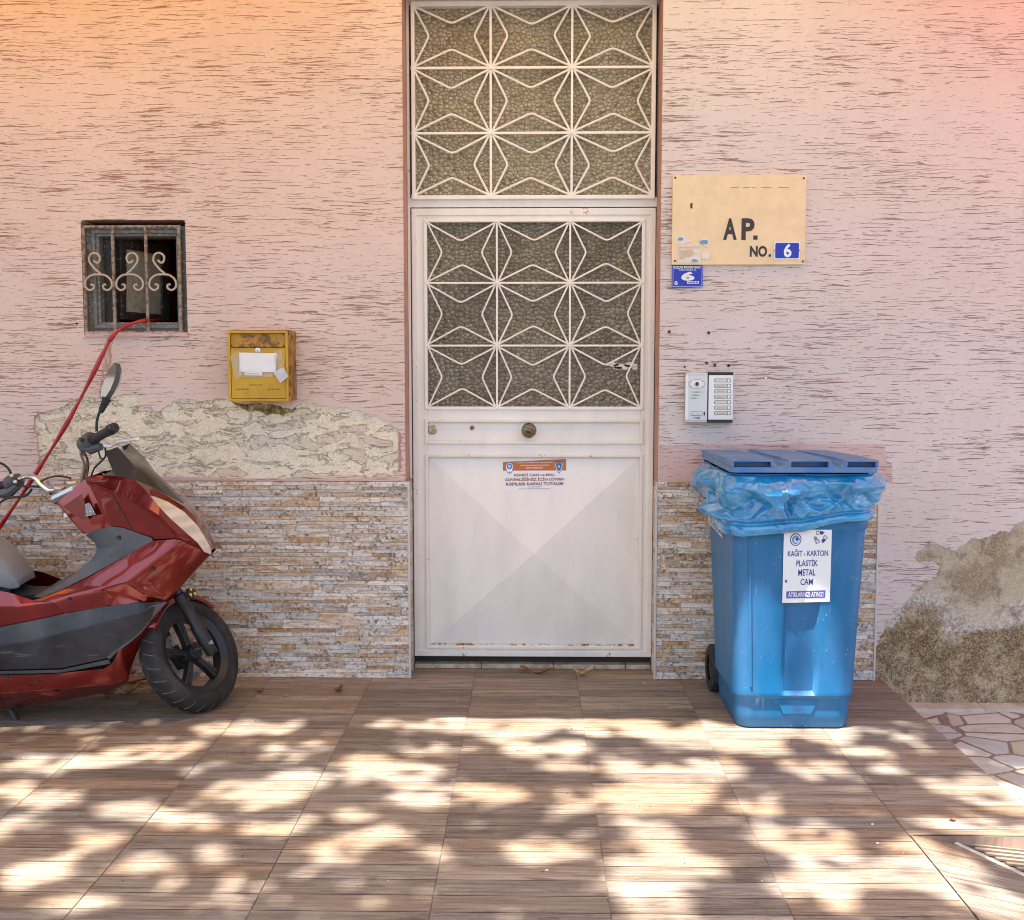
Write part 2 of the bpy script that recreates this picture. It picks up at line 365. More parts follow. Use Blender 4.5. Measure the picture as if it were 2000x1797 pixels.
M['alu'] = Mt('satin_aluminium', (.60, .61, .62), .38, .55).m
M['alu_light'] = Mt('light_aluminium', (.74, .74, .74), .35, .4).m
M['greyline'] = Mt('grey_engraving', (.22, .22, .22), .5).m
M['labelcard'] = soiled('name_card', (.66, .63, .54), .2, .6)
M['lens'] = Mt('camera_lens', (.01, .01, .012), .08).m
# bin
k = Mt('blue_bin_plastic', rough=.36); c = k.co(); n = k.noise(k.mp(c, (3, 3, 1.2)), 2.2, 5, .6); sp = k.noise(c, 120, 2, .5); scr = k.noise(k.mp(c, (40, 40, 4), rot=(.3, .2, 0)), 1, 3, .6)
cc = k.mix(k.rng(n, .40, .68, 0, .65), (.002, .125, .30), (.05, .17, .37)); cc = k.mix(k.rng(sp, .72, .76, 0, .8), cc, (.55, .62, .68)); cc = k.mix(k.rng(scr, .66, .72, 0, .3), cc, (.30, .42, .55))
k.set('Base Color', cc); k.set('Roughness', k.rng(n, .3, .7, .3, .5)); M['binblue'] = k.m
k = Mt('faded_lid_plastic', rough=.5); c = k.co(); n = k.noise(c, 6, 6, .65); k.set('Base Color', k.mix(k.rng(n, .4, .65), (.045, .17, .43), (.14, .22, .36))); M['lid'] = k.m
k = Mt('blue_bag_film', rough=.16); c = k.co(); n = k.noise(c, 7, 5, .65, 1.0); n2 = k.noise(c, 24, 4, .6, 1.5)
k.set('Base Color', k.mix(k.rng(n, .38, .68), (.003, .20, .48), (.02, .32, .60))); k.set('Specular IOR Level', .8); k.b.inputs['Coat Weight'].default_value = 1; k.b.inputs['Coat Roughness'].default_value = .06
k.bump(k.ma('ADD', k.ma('MULTIPLY', k.ma('ABSOLUTE', k.ma('SUBTRACT', n2, .5)), -1.2), n), .35, .012); M['bag'] = k.m
M['rubber'] = worn('worn_rubber', (.022, .022, .023), (.10, .095, .09), .60, .75, 0, 40)
M['hub'] = Mt('black_plastic', (.02, .02, .02), .5).m
# scooter
k = Mt('dark_red_metallic', rough=.32, metal=.7); c = k.co(); n = k.noise(c, 5, 5, .6); k.set('Base Color', k.mix(k.rng(n, .35, .75), (.20, .008, .007), (.25, .018, .013)))
k.b.inputs['Coat Weight'].default_value = 1; k.b.inputs['Coat Roughness'].default_value = .02; k.set('Roughness', k.rng(n, .4, .8, .2, .34)); M['red'] = k.m
k = Mt('grey_plastic', rough=.55); c = k.co(); n = k.noise(c, 9, 6, .65); k.set('Base Color', k.mix(k.rng(n, .35, .72), (.055, .058, .065), (.105, .105, .11))); M['greyplastic'] = k.m
k = Mt('charcoal_scuffed_panel', rough=.36); c = k.co(); n = k.noise(c, 6, 6, .66, .4); sc_ = k.noise(k.mp(c, (8, 8, 60), rot=(0, .5, 0)), 1, 4, .6); k.set('Base Color', k.mix(k.rng(sc_, .60, .72, 0, .5), k.mix(k.rng(n, .38, .7), (.010, .011, .014), (.040, .043, .052)), (.20, .20, .21))); k.set('Roughness', k.rng(n, .3, .7, .28, .5)); M['charcoal'] = k.m
M['chrome'] = Mt('chrome', (.72, .71, .69), .12, 1).m
M['steel'] = Mt('brushed_steel', (.50, .49, .47), .35, 1).m
k = Mt('brake_disc', (.42, .40, .37), .4, .8); k.set('Base Color', k.mix(k.rng(k.vor(k.co(), 70), .22, .26), (.05, .04, .035), (.45, .42, .38))); M['disc'] = k.m
M['wheelgrey'] = worn('dark_grey_alloy', (.022, .023, .025), (.07, .066, .06), .62, .38, .3, 30)
k = Mt('tyre', rough=.78); c = k.co(); n = k.noise(c, 14, 6, .7); k.set('Base Color', k.mix(k.rng(n, .4, .72), (.008, .008, .0085), (.036, .034, .032))); k.bump(k.noise(c, 60, 3), .3, .003); M['tyre'] = k.m
M['groove'] = Mt('tyre_groove', (.12, .115, .105), .9).m
k = Mt('headlight_lens', (.60, .55, .44), .08); k.set('Base Color', k.mix(k.rng(k.noise(k.mp(k.co(), (5, 5, 40), rot=(0, .7, 0)), 1, 3), .40, .62), (.72, .67, .54), (.56, .51, .40))); k.b.inputs['Coat Weight'].default_value = 1; k.b.inputs['Coat Roughness'].default_value = .03; M['lamp'] = k.m
M['smoke'] = Mt('smoked_screen', (.05, .042, .036), .16, Alpha=1.0).m
M['seat'] = worn('grey_seat_vinyl', (.27, .275, .285), (.22, .225, .23), .55, .6, 0, 200)
M['mirror'] = Mt('mirror_glass', (.55, .52, .50), .03, 1).m
M['brownback'] = Mt('brown_reflection_shell', (.16, .10, .08), .25, .3, Coat_Weight=.7).m  # brown of the shell's reflections put into its base colour
M['yellowref'] = Mt('yellow_reflector', (.75, .50, .01), .25).m
M['hose'] = worn('red_hose', (.42, .018, .022), (.30, .012, .014), .5, .35, 0, 20)
k = Mt('dry_leaf', rough=.7); n = k.noise(k.co(), 40, 5, .7); k.set('Base Color', k.mix(k.rng(n, .38, .62), (.30, .13, .04), (.11, .05, .02))); M['dryleaf'] = k.m
k = Mt('tan_dry_leaf', rough=.7); n = k.noise(k.co(), 40, 5, .7); k.set('Base Color', k.mix(k.rng(n, .38, .62), (.50, .34, .17), (.24, .13, .06))); M['tanleaf'] = k.m
k = Mt('green_leaf', rough=.5); k.set('Base Color', k.mix(k.attr('rnd', 'Fac'), (.045, .085, .018), (.09, .13, .03))); M['leaf'] = k.m
k = Mt('bark', rough=.9); n = k.noise(k.mp(k.co(), (9, 9, 2)), 1, 6, .7); k.set('Base Color', k.mix(n, (.08, .06, .045), (.22, .18, .14))); k.bump(n, .8, .02); M['bark'] = k.m
def awning_mat(name, c):
    m = bpy.data.materials.new(name); m.use_nodes = True; t = m.node_tree; t.nodes.remove(t.nodes['Principled BSDF'])
    d = t.nodes.new('ShaderNodeBsdfDiffuse'); tr = t.nodes.new('ShaderNodeBsdfTranslucent'); mx = t.nodes.new('ShaderNodeMixShader')
    d.inputs[0].default_value = (*c, 1); tr.inputs[0].default_value = (*c, 1); mx.inputs[0].default_value = .55
    t.links.new(d.outputs[0], mx.inputs[1]); t.links.new(tr.outputs[0], mx.inputs[2]); t.links.new(mx.outputs[0], t.nodes['Material Output'].inputs[0]); return m
M['awn_orange'] = awning_mat('orange_canvas', (.58, .29, .045)); M['awn_red'] = awning_mat('red_canvas', (.58, .12, .07)); M['awn_white'] = awning_mat('cream_canvas', (.55, .45, .30))
def face_attr(o, cols, rnds):
    me = o.data
    if cols is not None:
        a = me.attributes.new('col', 'FLOAT_COLOR', 'FACE')
        for i, c in enumerate(cols): a.data[i].color = (*c, 1)
    a = me.attributes.new('rnd', 'FLOAT', 'FACE')
    for i, c in enumerate(rnds): a.data[i].value = c
class Tinted(MB):
    def __init__(s): super().__init__(); s.cols = []; s.rn = []
    def tint(s, c, r):
        k = len(s.f) - len(s.cols); s.cols += [c] * k; s.rn += [r] * k
    def build(s, *a, **k):
        o = super().build(*a, **k); face_attr(o, s.cols, s.rn); return o

# ------------------------------------------------------------------ ground, terrace, paving
EDGE = 1.545; LOW = -.11; RAMPY = PF(1781, 1631).y; RAMPX = 1.11; RAMPEND = -7.0
g = MB(); g.add([(-300, -300, -.16), (300, -300, -.16), (300, 300, -.16), (-300, 300, -.16)], [(0, 1, 2, 3)])
tag(g.build('ground', M['asphalt']), kind='structure')
t = MB()
t.prism([(-5, -7.0), (RAMPX, -7.0), (RAMPX, RAMPY), (EDGE, RAMPY), (EDGE, .18), (-5, .18)], 0, 1)
t.v = [Vector((v.x, v.z, -.003 if v.y == 0 else -.155)) for v in t.v]
tag(t.build('terrace_base', M['grout']), kind='structure')
TONES = [(t_[0] * .80, t_[1] * .835, t_[2] * .83) for t_ in [(.375, .29, .22), (.31, .245, .20), (.41, .33, .26), (.27, .215, .175), (.37, .305, .26), (.44, .35, .27), (.325, .28, .245), (.36, .26, .185), (.39, .28, .195)]]
fl = Tinted(); PW = .0866; CW = .455; r2 = random.Random(3)
for ci in range(-9, 4):
    x0 = .20 + CW * (ci - 1) - .001; x1 = min(x0 + CW, EDGE); x0 += .0016; x1 -= .0016
    y = .175; tone0 = r2.random()
    while y > -6.9:
        ya = y; yb = y - PW; y = yb
        if x1 > RAMPX + .1 and ya <= RAMPY + .002: continue
        if x1 > RAMPX + .1 and yb < RAMPY: yb = RAMPY
        tn = r2.choice(TONES); f_ = r2.uniform(.86, 1.14); tn = tuple(q * f_ for q in tn)
        e = .0013
        fl.add([(x0, yb + e, 0), (x1, yb + e, 0), (x1, ya - e, 0), (x0, ya - e, 0)], [(0, 1, 2, 3)]); fl.tint(tn, r2.random())
for za, zb in ((LOW, -.0035),):
    fl.add([(RAMPX, RAMPY - .0006, za), (EDGE + .6, RAMPY - .0006, za), (EDGE + .6, RAMPY - .0006, zb), (RAMPX, RAMPY - .0006, zb)], [(0, 1, 2, 3)]); fl.tint((.40, .29, .22), .3)
    fl.add([(EDGE + .0006, .01, za), (EDGE + .0006, RAMPY, za), (EDGE + .0006, RAMPY, zb), (EDGE + .0006, .01, zb)], [(0, 1, 2, 3)]); fl.tint((.40, .29, .22), .6)
o = fl.build('tiled_floor', M['wood']); tag(o, kind='structure')
rp = Tinted(); SL = .21
def rz(x): return max(-(x - RAMPX) * SL, LOW) + .002
y = RAMPY
while y > RAMPEND:
    tn = tuple(q * 1.05 for q in r2.choice(TONES)); q = r2.random()
    for a, b in ((RAMPX + .003, EDGE), (EDGE, EDGE + .09)):
        rp.add([(a, y - PW + .001, rz(a)), (b, y - PW + .001, rz(b)), (b, y - .001, rz(b)), (a, y - .001, rz(a))], [(0, 1, 2, 3)])
    rp.tint(tn, q); y -= PW
tag(rp.build('tiled_ramp', M['wood']), kind='structure')
b = MB(); b.add([(RAMPX, RAMPEND, -.004), (EDGE + .1, RAMPEND, rz(2) - .012), (EDGE + .1, RAMPY, rz(2) - .012), (RAMPX, RAMPY, -.004)], [(0, 1, 2, 3)])
tag(b.build('ramp_bed', M['grout']), kind='structure')
cp = MB(); cp.add([(EDGE, RAMPY - .35, LOW), (9, RAMPY - .35, LOW), (9, .03, LOW), (EDGE, .03, LOW)], [(0, 1, 2, 3)])
tag(cp.build('crazy_paving_path', M['crazy']), kind='structure')
ms = MB(); x = EDGE + .002
for L_ in (.42, .5, .47, .5, .5, .5): ms.box(x, x + L_ - .003, -.095, .02, LOW - .01, LOW + .012); x += L_
tag(ms.build('marble_kerb_strip', M['marble'], bevel=.002), kind='structure')
pv = MB(); pv.add([(EDGE + .1, -9, LOW - .002), (9, -9, LOW - .002), (9, RAMPY - .35, LOW - .002), (EDGE + .1, RAMPY - .35, LOW - .002)], [(0, 1, 2, 3)])
tag(pv.build('driveway', M['concrete']), kind='structure')

# drain grate let into the foot of the ramp
dg = thing('drain_grate', 'rusty slatted drain grate sunk beside the tiled ramp at the right', 'drain grate', (1.5, RAMPY - .1, LOW))
gz = -.020; A = PF(1848, 1637, gz); B = PF(2000, 1686, gz); bx1 = 2.3
def gp(u, v):   # u along the bars, v away from the back rail; plane sinks towards the viewer like the ramp
    return Vector((A.x + u, A.y - v, gz - .10 * u - .12 * v))
f = MB()
for k in range(13):
    v = .024 + k * .021; u0 = .02 + v * 1.02
    f.tube([gp(u0, v), gp(1.1, v)], .0062, 6)
f.build('bars', Mt('grate_iron', (.27, .21, .16), .55, .3).m, dg)
f = MB()
f.tube([gp(0, .006), gp(1.1, .006)], .007, 4); f.tube([gp(0, .006), gp(.30, .30)], .006, 4)
f.build('rim', Mt('worn_grate_rim', (.42, .38, .34), .5, .3).m, dg)
f = MB(); f.add([gp(-.02, 0) - Vector((0, 0, .03)), gp(.30, .32) - Vector((0, 0, .03)), gp(1.1, .32) - Vector((0, 0, .03)), gp(1.1, 0) - Vector((0, 0, .03))], [(0, 1, 2, 3)]); f.build('pit', M['dark'], dg)

# ------------------------------------------------------------------ the house wall
W = thing('house_wall', 'pink scraped plaster house wall with peeling patches and stone tiled foot', 'house wall', (0, .1, 0))
PY = .014                                   # face of the paint coat
DX0, DX1 = X(790, 700, PY), X(1288, 700, PY); DTOP = Z(-4, .15)
TZ = Z(941, 0)                              # top of the stone cladding
CL1, CR0, CR1 = X(800, 1130, 0), X(1281, 1130, 0), X(1712, 1130, 0)
win = [P(157, 430, PY), P(367, 655, PY)]; wx0, wx1, wz0, wz1 = win[0].x, win[1].x, win[1].z, win[0].z
winrect = rrect(wx0, wx1, wz0, wz1, .012)
XL, XR, ZT = -4.6, 5.0, 4.4
body = MB()
body.prism([(XL, -.15), (DX0, -.15), (DX0, DTOP), (DX1, DTOP), (DX1, -.15), (XR, -.15), (XR, ZT), (XL, ZT)], .020, .30, holes=[winrect])
body.build('wall', M['plaster'], W)
pl = XZ([(72, 906), (73, 870), (65, 838), (66, 818), (72, 804), (104, 800), (128, 792), (136, 786), (168, 777), (196, 783), (222, 777), (252, 769), (266, 768), (274, 772), (268, 782), (278, 796), (300, 801), (312, 810), (319, 797), (334, 792), (337, 783), (350, 780), (396, 784), (440, 780), (470, 788), (530, 789), (574, 797), (588, 787), (612, 789), (640, 793), (664, 795), (704, 802), (722, 813), (742, 816), (766, 832), (783, 846), (785, 900), (778, 926), (760, 930), (742, 932), (690, 928), (560, 935), (420, 936), (330, 933), (230, 936), (110, 936), (92, 930), (80, 914)], PY)
hole = ragged(pl, .010, 4, 4, True)
coat = MB()
coat.prism([(XL, TZ - .01), (DX0, TZ - .01), (DX0, ZT), (XL, ZT)], PY, .019, holes=[winrect, hole], back=False)
isl = ragged(XZ([(676, 834), (700, 838), (716, 850), (742, 858), (768, 872), (752, 876), (726, 868), (706, 858), (690, 846)], PY), .006, 3, 9, True)
coat.prism(isl, PY, .019, back=False)
coat.prism([(DX0 + .0005, DTOP + .002), (DX1 - .0005, DTOP + .002), (DX1 - .0005, ZT), (DX0 + .0005, ZT)], PY, .019, back=False)
coat.build('paint_coat', M['paint'], W)
tr = ragged(XZ([(2300, 985), (2100, 1000), (2000, 1016), (1986, 1024), (1972, 1040), (1936, 1044), (1914, 1053), (1896, 1050), (1880, 1064), (1866, 1077), (1851, 1079), (1856, 1069), (1832, 1063), (1812, 1060), (1806, 1070), (1790, 1078), (1785, 1090), (1800, 1099), (1822, 1096), (1834, 1110), (1829, 1126), (1810, 1134), (1786, 1150), (1776, 1166), (1764, 1183), (1742, 1198), (1727, 1216), (1719, 1243), (1713, 1262)], PY), .012, 4, 6)
rc = MB()
rc.prism([(DX1, TZ - .01), (CR1 + .004, TZ - .01), (CR1 + .004, tr[-1][1])] + tr[::-1] + [(XR, tr[0][1]), (XR, ZT), (DX1, ZT)], PY, .019, back=False)
rc.build('paint_coat', M['paint_right'], W)
dp = MB(); dp.prism(XZ([(1288, 943), (1742, 943), (1742, 905), (1730, 900), (1728, 868), (1480, 867), (1288, 870)], PY), PY - .0015, PY + .003, back=False)
dp.build('touched_up_paint', M['paint_deep'], W)
dm = MB(); dm.prism([(CR1 - .05, TZ), (CR1 - .05, -.14), (XR, -.14), (XR, Z(960))], .0175, .0195, back=False)
# bare plaster stands a touch behind the paint; finely gridded so it is uneven
bm_v = []; nx, nz = 150, 110; zz1 = Z(955)
for j in range(nz + 1):
    for i in range(nx + 1):
        x_ = CR1 + .002 + (2.9 - CR1) * i / nx; z_ = -.14 + (zz1 + .14) * j / nz
        lump = mnoise.fractal((x_ * 9, 3, z_ * 9), 1, 2, 4) * .007 + mnoise.noise((x_ * 45, 1, z_ * 45)) * .003
        low = max(0, min(1, (.42 - z_) / .2))
        foot = max(0, min(1, (.02 - z_) / .12)) * .02
        bm_v.append((x_, min(.0192, max(.0148, .0168 - lump * .3 * (.35 + low))) - foot, z_))
dm = MB(); dm.add(bm_v, [(j * (nx + 1) + i, j * (nx + 1) + i + 1, (j + 1) * (nx + 1) + i + 1, (j + 1) * (nx + 1) + i) for j in range(nz) for i in range(nx)])
dm.build('damp_plaster_patch', M['damp'], W, smooth=180)
# painted reveals
rv = MB()
rv.box(DX0 - .03, DX0 + .0015, PY + .002, .165, TZ, DTOP); rv.box(DX1 - .0015, DX1 + .03, PY + .002, .165, TZ, DTOP)
rv.box(DX0, DX1, PY + .004, .30, DTOP - .002, DTOP + .05)
rv.build('door_reveal', M['salmon'], W)
# split stone cladding
PAL = [((.74, .70, .64), 32), ((.78, .70, .60), 22), ((.60, .575, .54), 14), ((.72, .60, .47), 14), ((.62, .45, .27), 7), ((.46, .30, .17), 5), ((.42, .37, .33), 6)]
BAG = [c for c, n in PAL for _ in range(n)]
def cladding(x0, x1, seed, stepx=None):
    rr = random.Random(seed); s = Tinted(); z = .001
    while z < TZ - .004:
        h = rr.uniform(.027, .044)
        if z + h > TZ - .010: h = TZ - z
        x = x0
        first = True
        while x < x1 - 1e-4:
            L_ = rr.choice((rr.uniform(.07, .16), rr.uniform(.16, .46), rr.uniform(.16, .46)))
            if first: L_ *= rr.random(); L_ = max(L_, .03); first = False
            if x + L_ > x1 - .03: L_ = x1 - x
            for za, zb in (((z, z + h),) if rr.random() < .22 else ((z, z + h * (sp := rr.uniform(.36, .62))), (z + h * sp, z + h))):
                xm = [x, x + L_]
                if L_ > .12 and rr.random() < .4: xm.insert(1, x + L_ * rr.uniform(.25, .75))
                for xa, xb in zip(xm, xm[1:]):
                    d = rr.uniform(0, .0055); c = rr.choice(BAG); f_ = rr.uniform(.82, 1.12)
                    s.box(xa + .0005, xb - .0005, -.002 - d, .012, za + .0006, zb - .0006); s.tint(tuple(min(1, q * f_) for q in c), rr.random())
            x += L_
        z += h
    return s
bk = MB(); bk.box(XL, CL1 - .004, .004, .0135, 0, TZ - .002); bk.box(CR0 + .004, CR1 - .004, .004, .0135, 0, TZ - .002)
bk.build('tile_joint', M['joint'], W)
cladding(-3.6, CL1 - .004, 5).build('stone_cladding', M['stone'], W)
cladding(CR0 + .004, CR1 - .004, 8).build('stone_cladding', M['stone'], W)
for xs, sg in ((CL1, 1), (CR0, -1)):          # the cladding turns into the door reveal
    rr = random.Random(int(xs * 100)); s = Tinted(); z = .001
    while z < TZ - .004:
        h = min(rr.uniform(.016, .03), TZ - z); y = .006
        xa, xb = (xs - .02, xs - rr.uniform(.0005, .003)) if sg > 0 else (xs + rr.uniform(.0005, .003), xs + .02)
        s.box(xa, xb, .006, .16, z + .0006, z + h - .0006); s.tint(tuple(q * .95 for q in rr.choice(BAG)), rr.random()); z += h
    s.build('reveal_cladding', M['stone'], W)
for xs in (CL1, CR0, CR1):
    e = MB(); e.box(xs - .0055, xs + .0035, -.0085, .010, 0, TZ - .001); e.build('edge_trim', M['trim'], W, bevel=.0015)
ld = MB(); ld.prism(ragged([(XL, TZ + .001), (DX0 - .004, TZ + .001), (DX0 - .004, TZ + .012), (-.62, TZ + .022), (-.8, TZ + .008), (-1.4, TZ + .012), (-1.7, TZ + .02), (-2.0, TZ + .01), (XL, TZ + .01)][::1], .003, 4, 3, True), -.001, .0145, back=False)
ld.build('paint_ledge', M['paint_deep'], W)
for px, py, r_, mt in ((1307, 648, 3.0, 'salmonhole'), (1384, 650, 3.0, 'salmonhole'), (1380, 709, 2.8, 'salmonhole'), (1396, 713, 2.6, 'dark'), (1423, 714, 3.0, 'dark'), (1337, 717, 1.8, 'dark'), (150, 632, 2.2, 'salmonhole'), (1496, 738, 2.2, 'paper')):
    c = P(px, py, PY); q = MB(); q.lathe([(0, .004), (r_ / 440, .0035), (r_ / 440, 0)], (c.x, PY, c.z), (0, -1, 0), 10)
    q.build('screw_hole' if mt != 'paper' else 'plaster_chip', Mt('rust_plug', (.11, .04, .02), .8).m if mt == 'salmonhole' else M[mt], W)
# room behind the little window
rm = MB(); a0, a1, b0, b1 = wx0 - .5, wx1 + .05, wz0 - .4, wz1 + .35
rm.add([(a0, .30, b0), (a1, .30, b0), (a1, 2.2, b0), (a0, 2.2, b0), (a0, .30, b1), (a1, .30, b1), (a1, 2.2, b1), (a0, 2.2, b1)], [(0, 1, 2, 3), (7, 6, 5, 4), (1, 2, 6, 5), (2, 3, 7, 6), (3, 0, 4, 7)])
rm.build('room_interior', M['brownroom'], W)
wr = MB(); ys, ye = PY + .003, .299
for a, b in (((wx0 + .002, wz0), (wx0 + .002, wz1)), ((wx1 - .002, wz1), (wx1 - .002, wz0)), ((wx0, wz1 - .002), (wx1, wz1 - .002)), ((wx1, wz0 + .002), (wx0, wz0 + .002))):
    wr.add([(a[0], ys, a[1]), (b[0], ys, b[1]), (b[0], ye, b[1]), (a[0], ye, a[1])], [(0, 1, 2, 3)])
wr.build('window_reveal', M['salmon'], W)
sl_ = MB(); sl_.prism(rrect(wx0 + .004, wx1 + .006, wz0 - .006, wz0 + .012, .005), PY - .012, PY + .05); sl_.build('window_sill', M['paint_deep'], W, bevel=.004)

hb_ = MB(); hb_.box(DX0 - .2, DX1 + .2, .36, .40, -.1, DTOP + .3); hb_.build('dark_backing', M['dark'], W)  # added dark plate behind the door, keeps sky out of the gaps
# doorstep
ds = thing('doorstep', 'low tiled stone doorstep under the white metal door', 'doorstep', ((DX0 + DX1) / 2, .2, 0))
s1 = MB(); zt = Z(1298, .152); xs = [CL1 + .001] + [X(p_, 1300, .152) for p_ in (940, 1081, 1222)] + [CR0 - .001]
for i in range(4): s1.box(xs[i] + .0012, xs[i + 1] - .0012, .152, .34, .001, zt)
s1.build('riser_tile', M['step'], ds, bevel=.002)
s1 = MB(); s1.box(xs[0], xs[-1], .20, .34, zt + .001, Z(1281, .2)); s1.build('shadow_gap', M['dark'], ds)  # solid dark strip in place of the shade under the leaf

# ------------------------------------------------------------------ unseen awnings above the view, added to shade and tint the wall
def awning(name, label, x0, x1, mt):
    o = thing(name, label, 'awning', ((x0 + x1) / 2, 0, 3.6)); n = 24; m = MB(); vs = []
    for i in range(n + 1):
        x = x0 + (x1 - x0) * i / n
        for q in range(9):
            t_ = q / 8; vs.append((x, .01 - 1.42 * t_, 3.62 - .30 * t_ - .035 * math.sin(math.pi * t_)))
        vs.append((x, -1.415, 3.20 + .02 * math.cos(i * math.pi)))
    m.add(vs, [(i * 10 + q, i * 10 + q + 1, (i + 1) * 10 + q + 1, (i + 1) * 10 + q) for i in range(n) for q in range(9)])
    m.build('canvas', mt, o, smooth=60)
    f = MB(); f.tube([(x0, -1.40, 3.31), (x1, -1.40, 3.31)], .02); f.tube([(x0, .0, 3.60), (x1, 0, 3.60)], .03)
    for x in (x0 + .05, x1 - .05): f.tube([(x, 0, 3.45), (x, -1.40, 3.30)], .015)
    f.build('awning_frame', M['alu'], o)
awning('added_orange_awning', 'unseen orange awning added to tint the wall left of the door', -4.4, -.56, M['awn_orange'])
awning('added_cream_awning', 'unseen cream awning added to shade and tint the white door', -.56, 1.6, M['awn_white'])
awning('added_red_awning', 'unseen red awning added to tint the wall right of the door', 1.6, 4.8, M['awn_red'])

# ------------------------------------------------------------------ shade tree behind the viewer
LIT = [(930, 1411, 80, 22), (1000, 1420, 60, 20), (1038, 1381, 40, 9), (1180, 1412, 95, 20), (1240, 1420, 60, 15), (1103, 1408, 50, 14), (1332, 1446, 36, 9), (536, 1421, 45, 7), (790, 1420, 30, 7), (833, 1462, 42, 13), (698, 1485, 38, 15), (572, 1464, 42, 10), (770, 1512, 80, 20), (830, 1555, 60, 22), (572, 1530, 58, 26), (520, 1560, 50, 18), (1112, 1462, 36, 11), (1017, 1464, 28, 9), (1100, 1498, 36, 9), (1265, 1508, 90, 20), (1262, 1560, 105, 26), (1330, 1545, 60, 14), (981, 1559, 45, 22), (1116, 1581, 32, 13), (905, 1536, 18, 9), (698, 1590, 36, 9), (545, 1613, 42, 16), (657, 1658, 46, 18), (756, 1631, 40, 12), (851, 1667, 24, 9), (1062, 1662, 62, 22), (1274, 1631, 50, 20), (1275, 1712, 85, 42), (1350, 1690, 62, 22), (1287, 1778, 50, 12),
       (450, 1423, 60, 10), (250, 1475, 46, 14), (110, 1490, 90, 12), (340, 1470, 40, 9), (90, 1562, 42, 13), (250, 1582, 62, 14), (28, 1540, 34, 10), (360, 1600, 46, 12), (450, 1548, 46, 20), (190, 1640, 40, 12), (70, 1702, 62, 20), (20, 1612, 30, 18), (300, 1690, 40, 12), (420, 1665, 36, 10), (160, 1765, 46, 12), (480, 1735, 30, 9),
       (1530, 1428, 90, 10), (1400, 1425, 50, 9), (1420, 1440, 60, 10), (1470, 1462, 60, 11), (1590, 1500, 60, 11), (1400, 1500, 50, 16), (1480, 1578, 42, 9), (1560, 1640, 90, 30), (1640, 1690, 80, 40), (1590, 1735, 66, 28), (1750, 1700, 95, 26), (1840, 1680, 85, 22), (1930, 1745, 72, 36), (1890, 1530, 80, 16), (1960, 1562, 62, 24), (1900, 1612, 95, 11), (1985, 1500, 36, 18), (1740, 1500, 26, 9), (1800, 1655, 60, 14), (1690, 1470, 50, 7), (1980, 1640, 50, 16)]
LITW = []
for a, b, c, d in LIT:
    p0 = PF(a, b); LITW.append((p0.x, p0.y, abs(PF(a + c, b).x - p0.x), abs(PF(a, b - d).y - PF(a, b + d).y) / 2))
LITW += [(.90, -.64, .075, .14), (1.10, -.64, .10, .16)]
tree = thing('shade_tree', 'tall leafy street tree shading the terrace with a dappled crown', 'tree', (-6.2, -8.2, -.16))
rt = random.Random(21)
lv, lf, lr = [], [], []
n_try = 0
while len(lf) < 4 * 44000 and n_try < 300000:
    n_try += 1
    sx, sy = rt.uniform(-6.0, 5.2), rt.uniform(-5.6, -.42)
    keep = 1.0
    for cx, cy, rx, ry in LITW:
        q = ((sx - cx) / (rx + .034)) ** 2 + ((sy - cy) / (ry + .034)) ** 2
        if q < 1: keep = 0; break
    if keep == 0 and rt.random() > .035: continue
    if sy > -.9 and rt.random() < .25: continue
    if (sx < -3.6 or sx > 3 or sy < -3.6) and mnoise.noise((sx * 2.2, sy * 2.2, 4)) > .12: continue
    t_ = 7.6 + rt.gauss(0, .45) - .04 * (sx * sx * .35 + (sy + 2) ** 2)
    c = Vector((sx, sy, 0)) + SUNV * t_
    L_ = rt.uniform(.05, .082); wd = L_ * rt.uniform(.42, .6)
    ax = Vector((rt.gauss(0, 1), rt.gauss(0, 1), rt.gauss(-.2, .4))).normalized()
    up = (Vector((0, 0, 1)) + Vector((rt.gauss(0, .4), rt.gauss(0, .4), 0))).normalized(); sd = ax.cross(up).normalized(); up = sd.cross(ax)
    i = len(lv); lv += [c - ax * L_, c + sd * wd - up * .01, c + ax * L_, c - sd * wd - up * .01, c + up * .006]
    lf += [(i, i + 1, i + 4), (i + 1, i + 2, i + 4), (i + 2, i + 3, i + 4), (i + 3, i, i + 4)]; lr += [rt.random()] * 4
def fast_mesh(name, vs, fs, mt, parent):
    me = bpy.data.meshes.new(name); off = parent_off(parent); me.from_pydata([v - off for v in vs], [], fs); me.materials.append(mt)
    o = bpy.data.objects.new(name, me); col.objects.link(o); o.parent = parent; return o
co_ = fast_mesh('crown', lv, lf, M['leaf'], tree); a_ = co_.data.attributes.new('rnd', 'FLOAT', 'FACE'); a_.data.foreach_set('value', lr)
tk = MB(); base = Vector((-6.2, -8.2, -.16)); fork = Vector((-5.0, -6.9, 4.4))
tk.tube(spline([base, base + Vector((.15, .2, 1.6)), base + Vector((.6, .6, 3.0)), fork], 5), [.34 - .012 * k for k in range(16)], 12)
for k in range(11):
    s_ = Vector((rt.uniform(-3.6, 3), rt.uniform(-3.6, -1), 0)); e_ = s_ + SUNV * 7.5; md = fork.lerp(e_, .5) + Vector((rt.uniform(-.4, .4), rt.uniform(-.4, .4), -.5))
    tk.tube(spline([fork, md, e_], 6), [.13 - .0095 * j for j in range(13)], 8)
tk.build('trunk', M['bark'], tree, smooth=60)
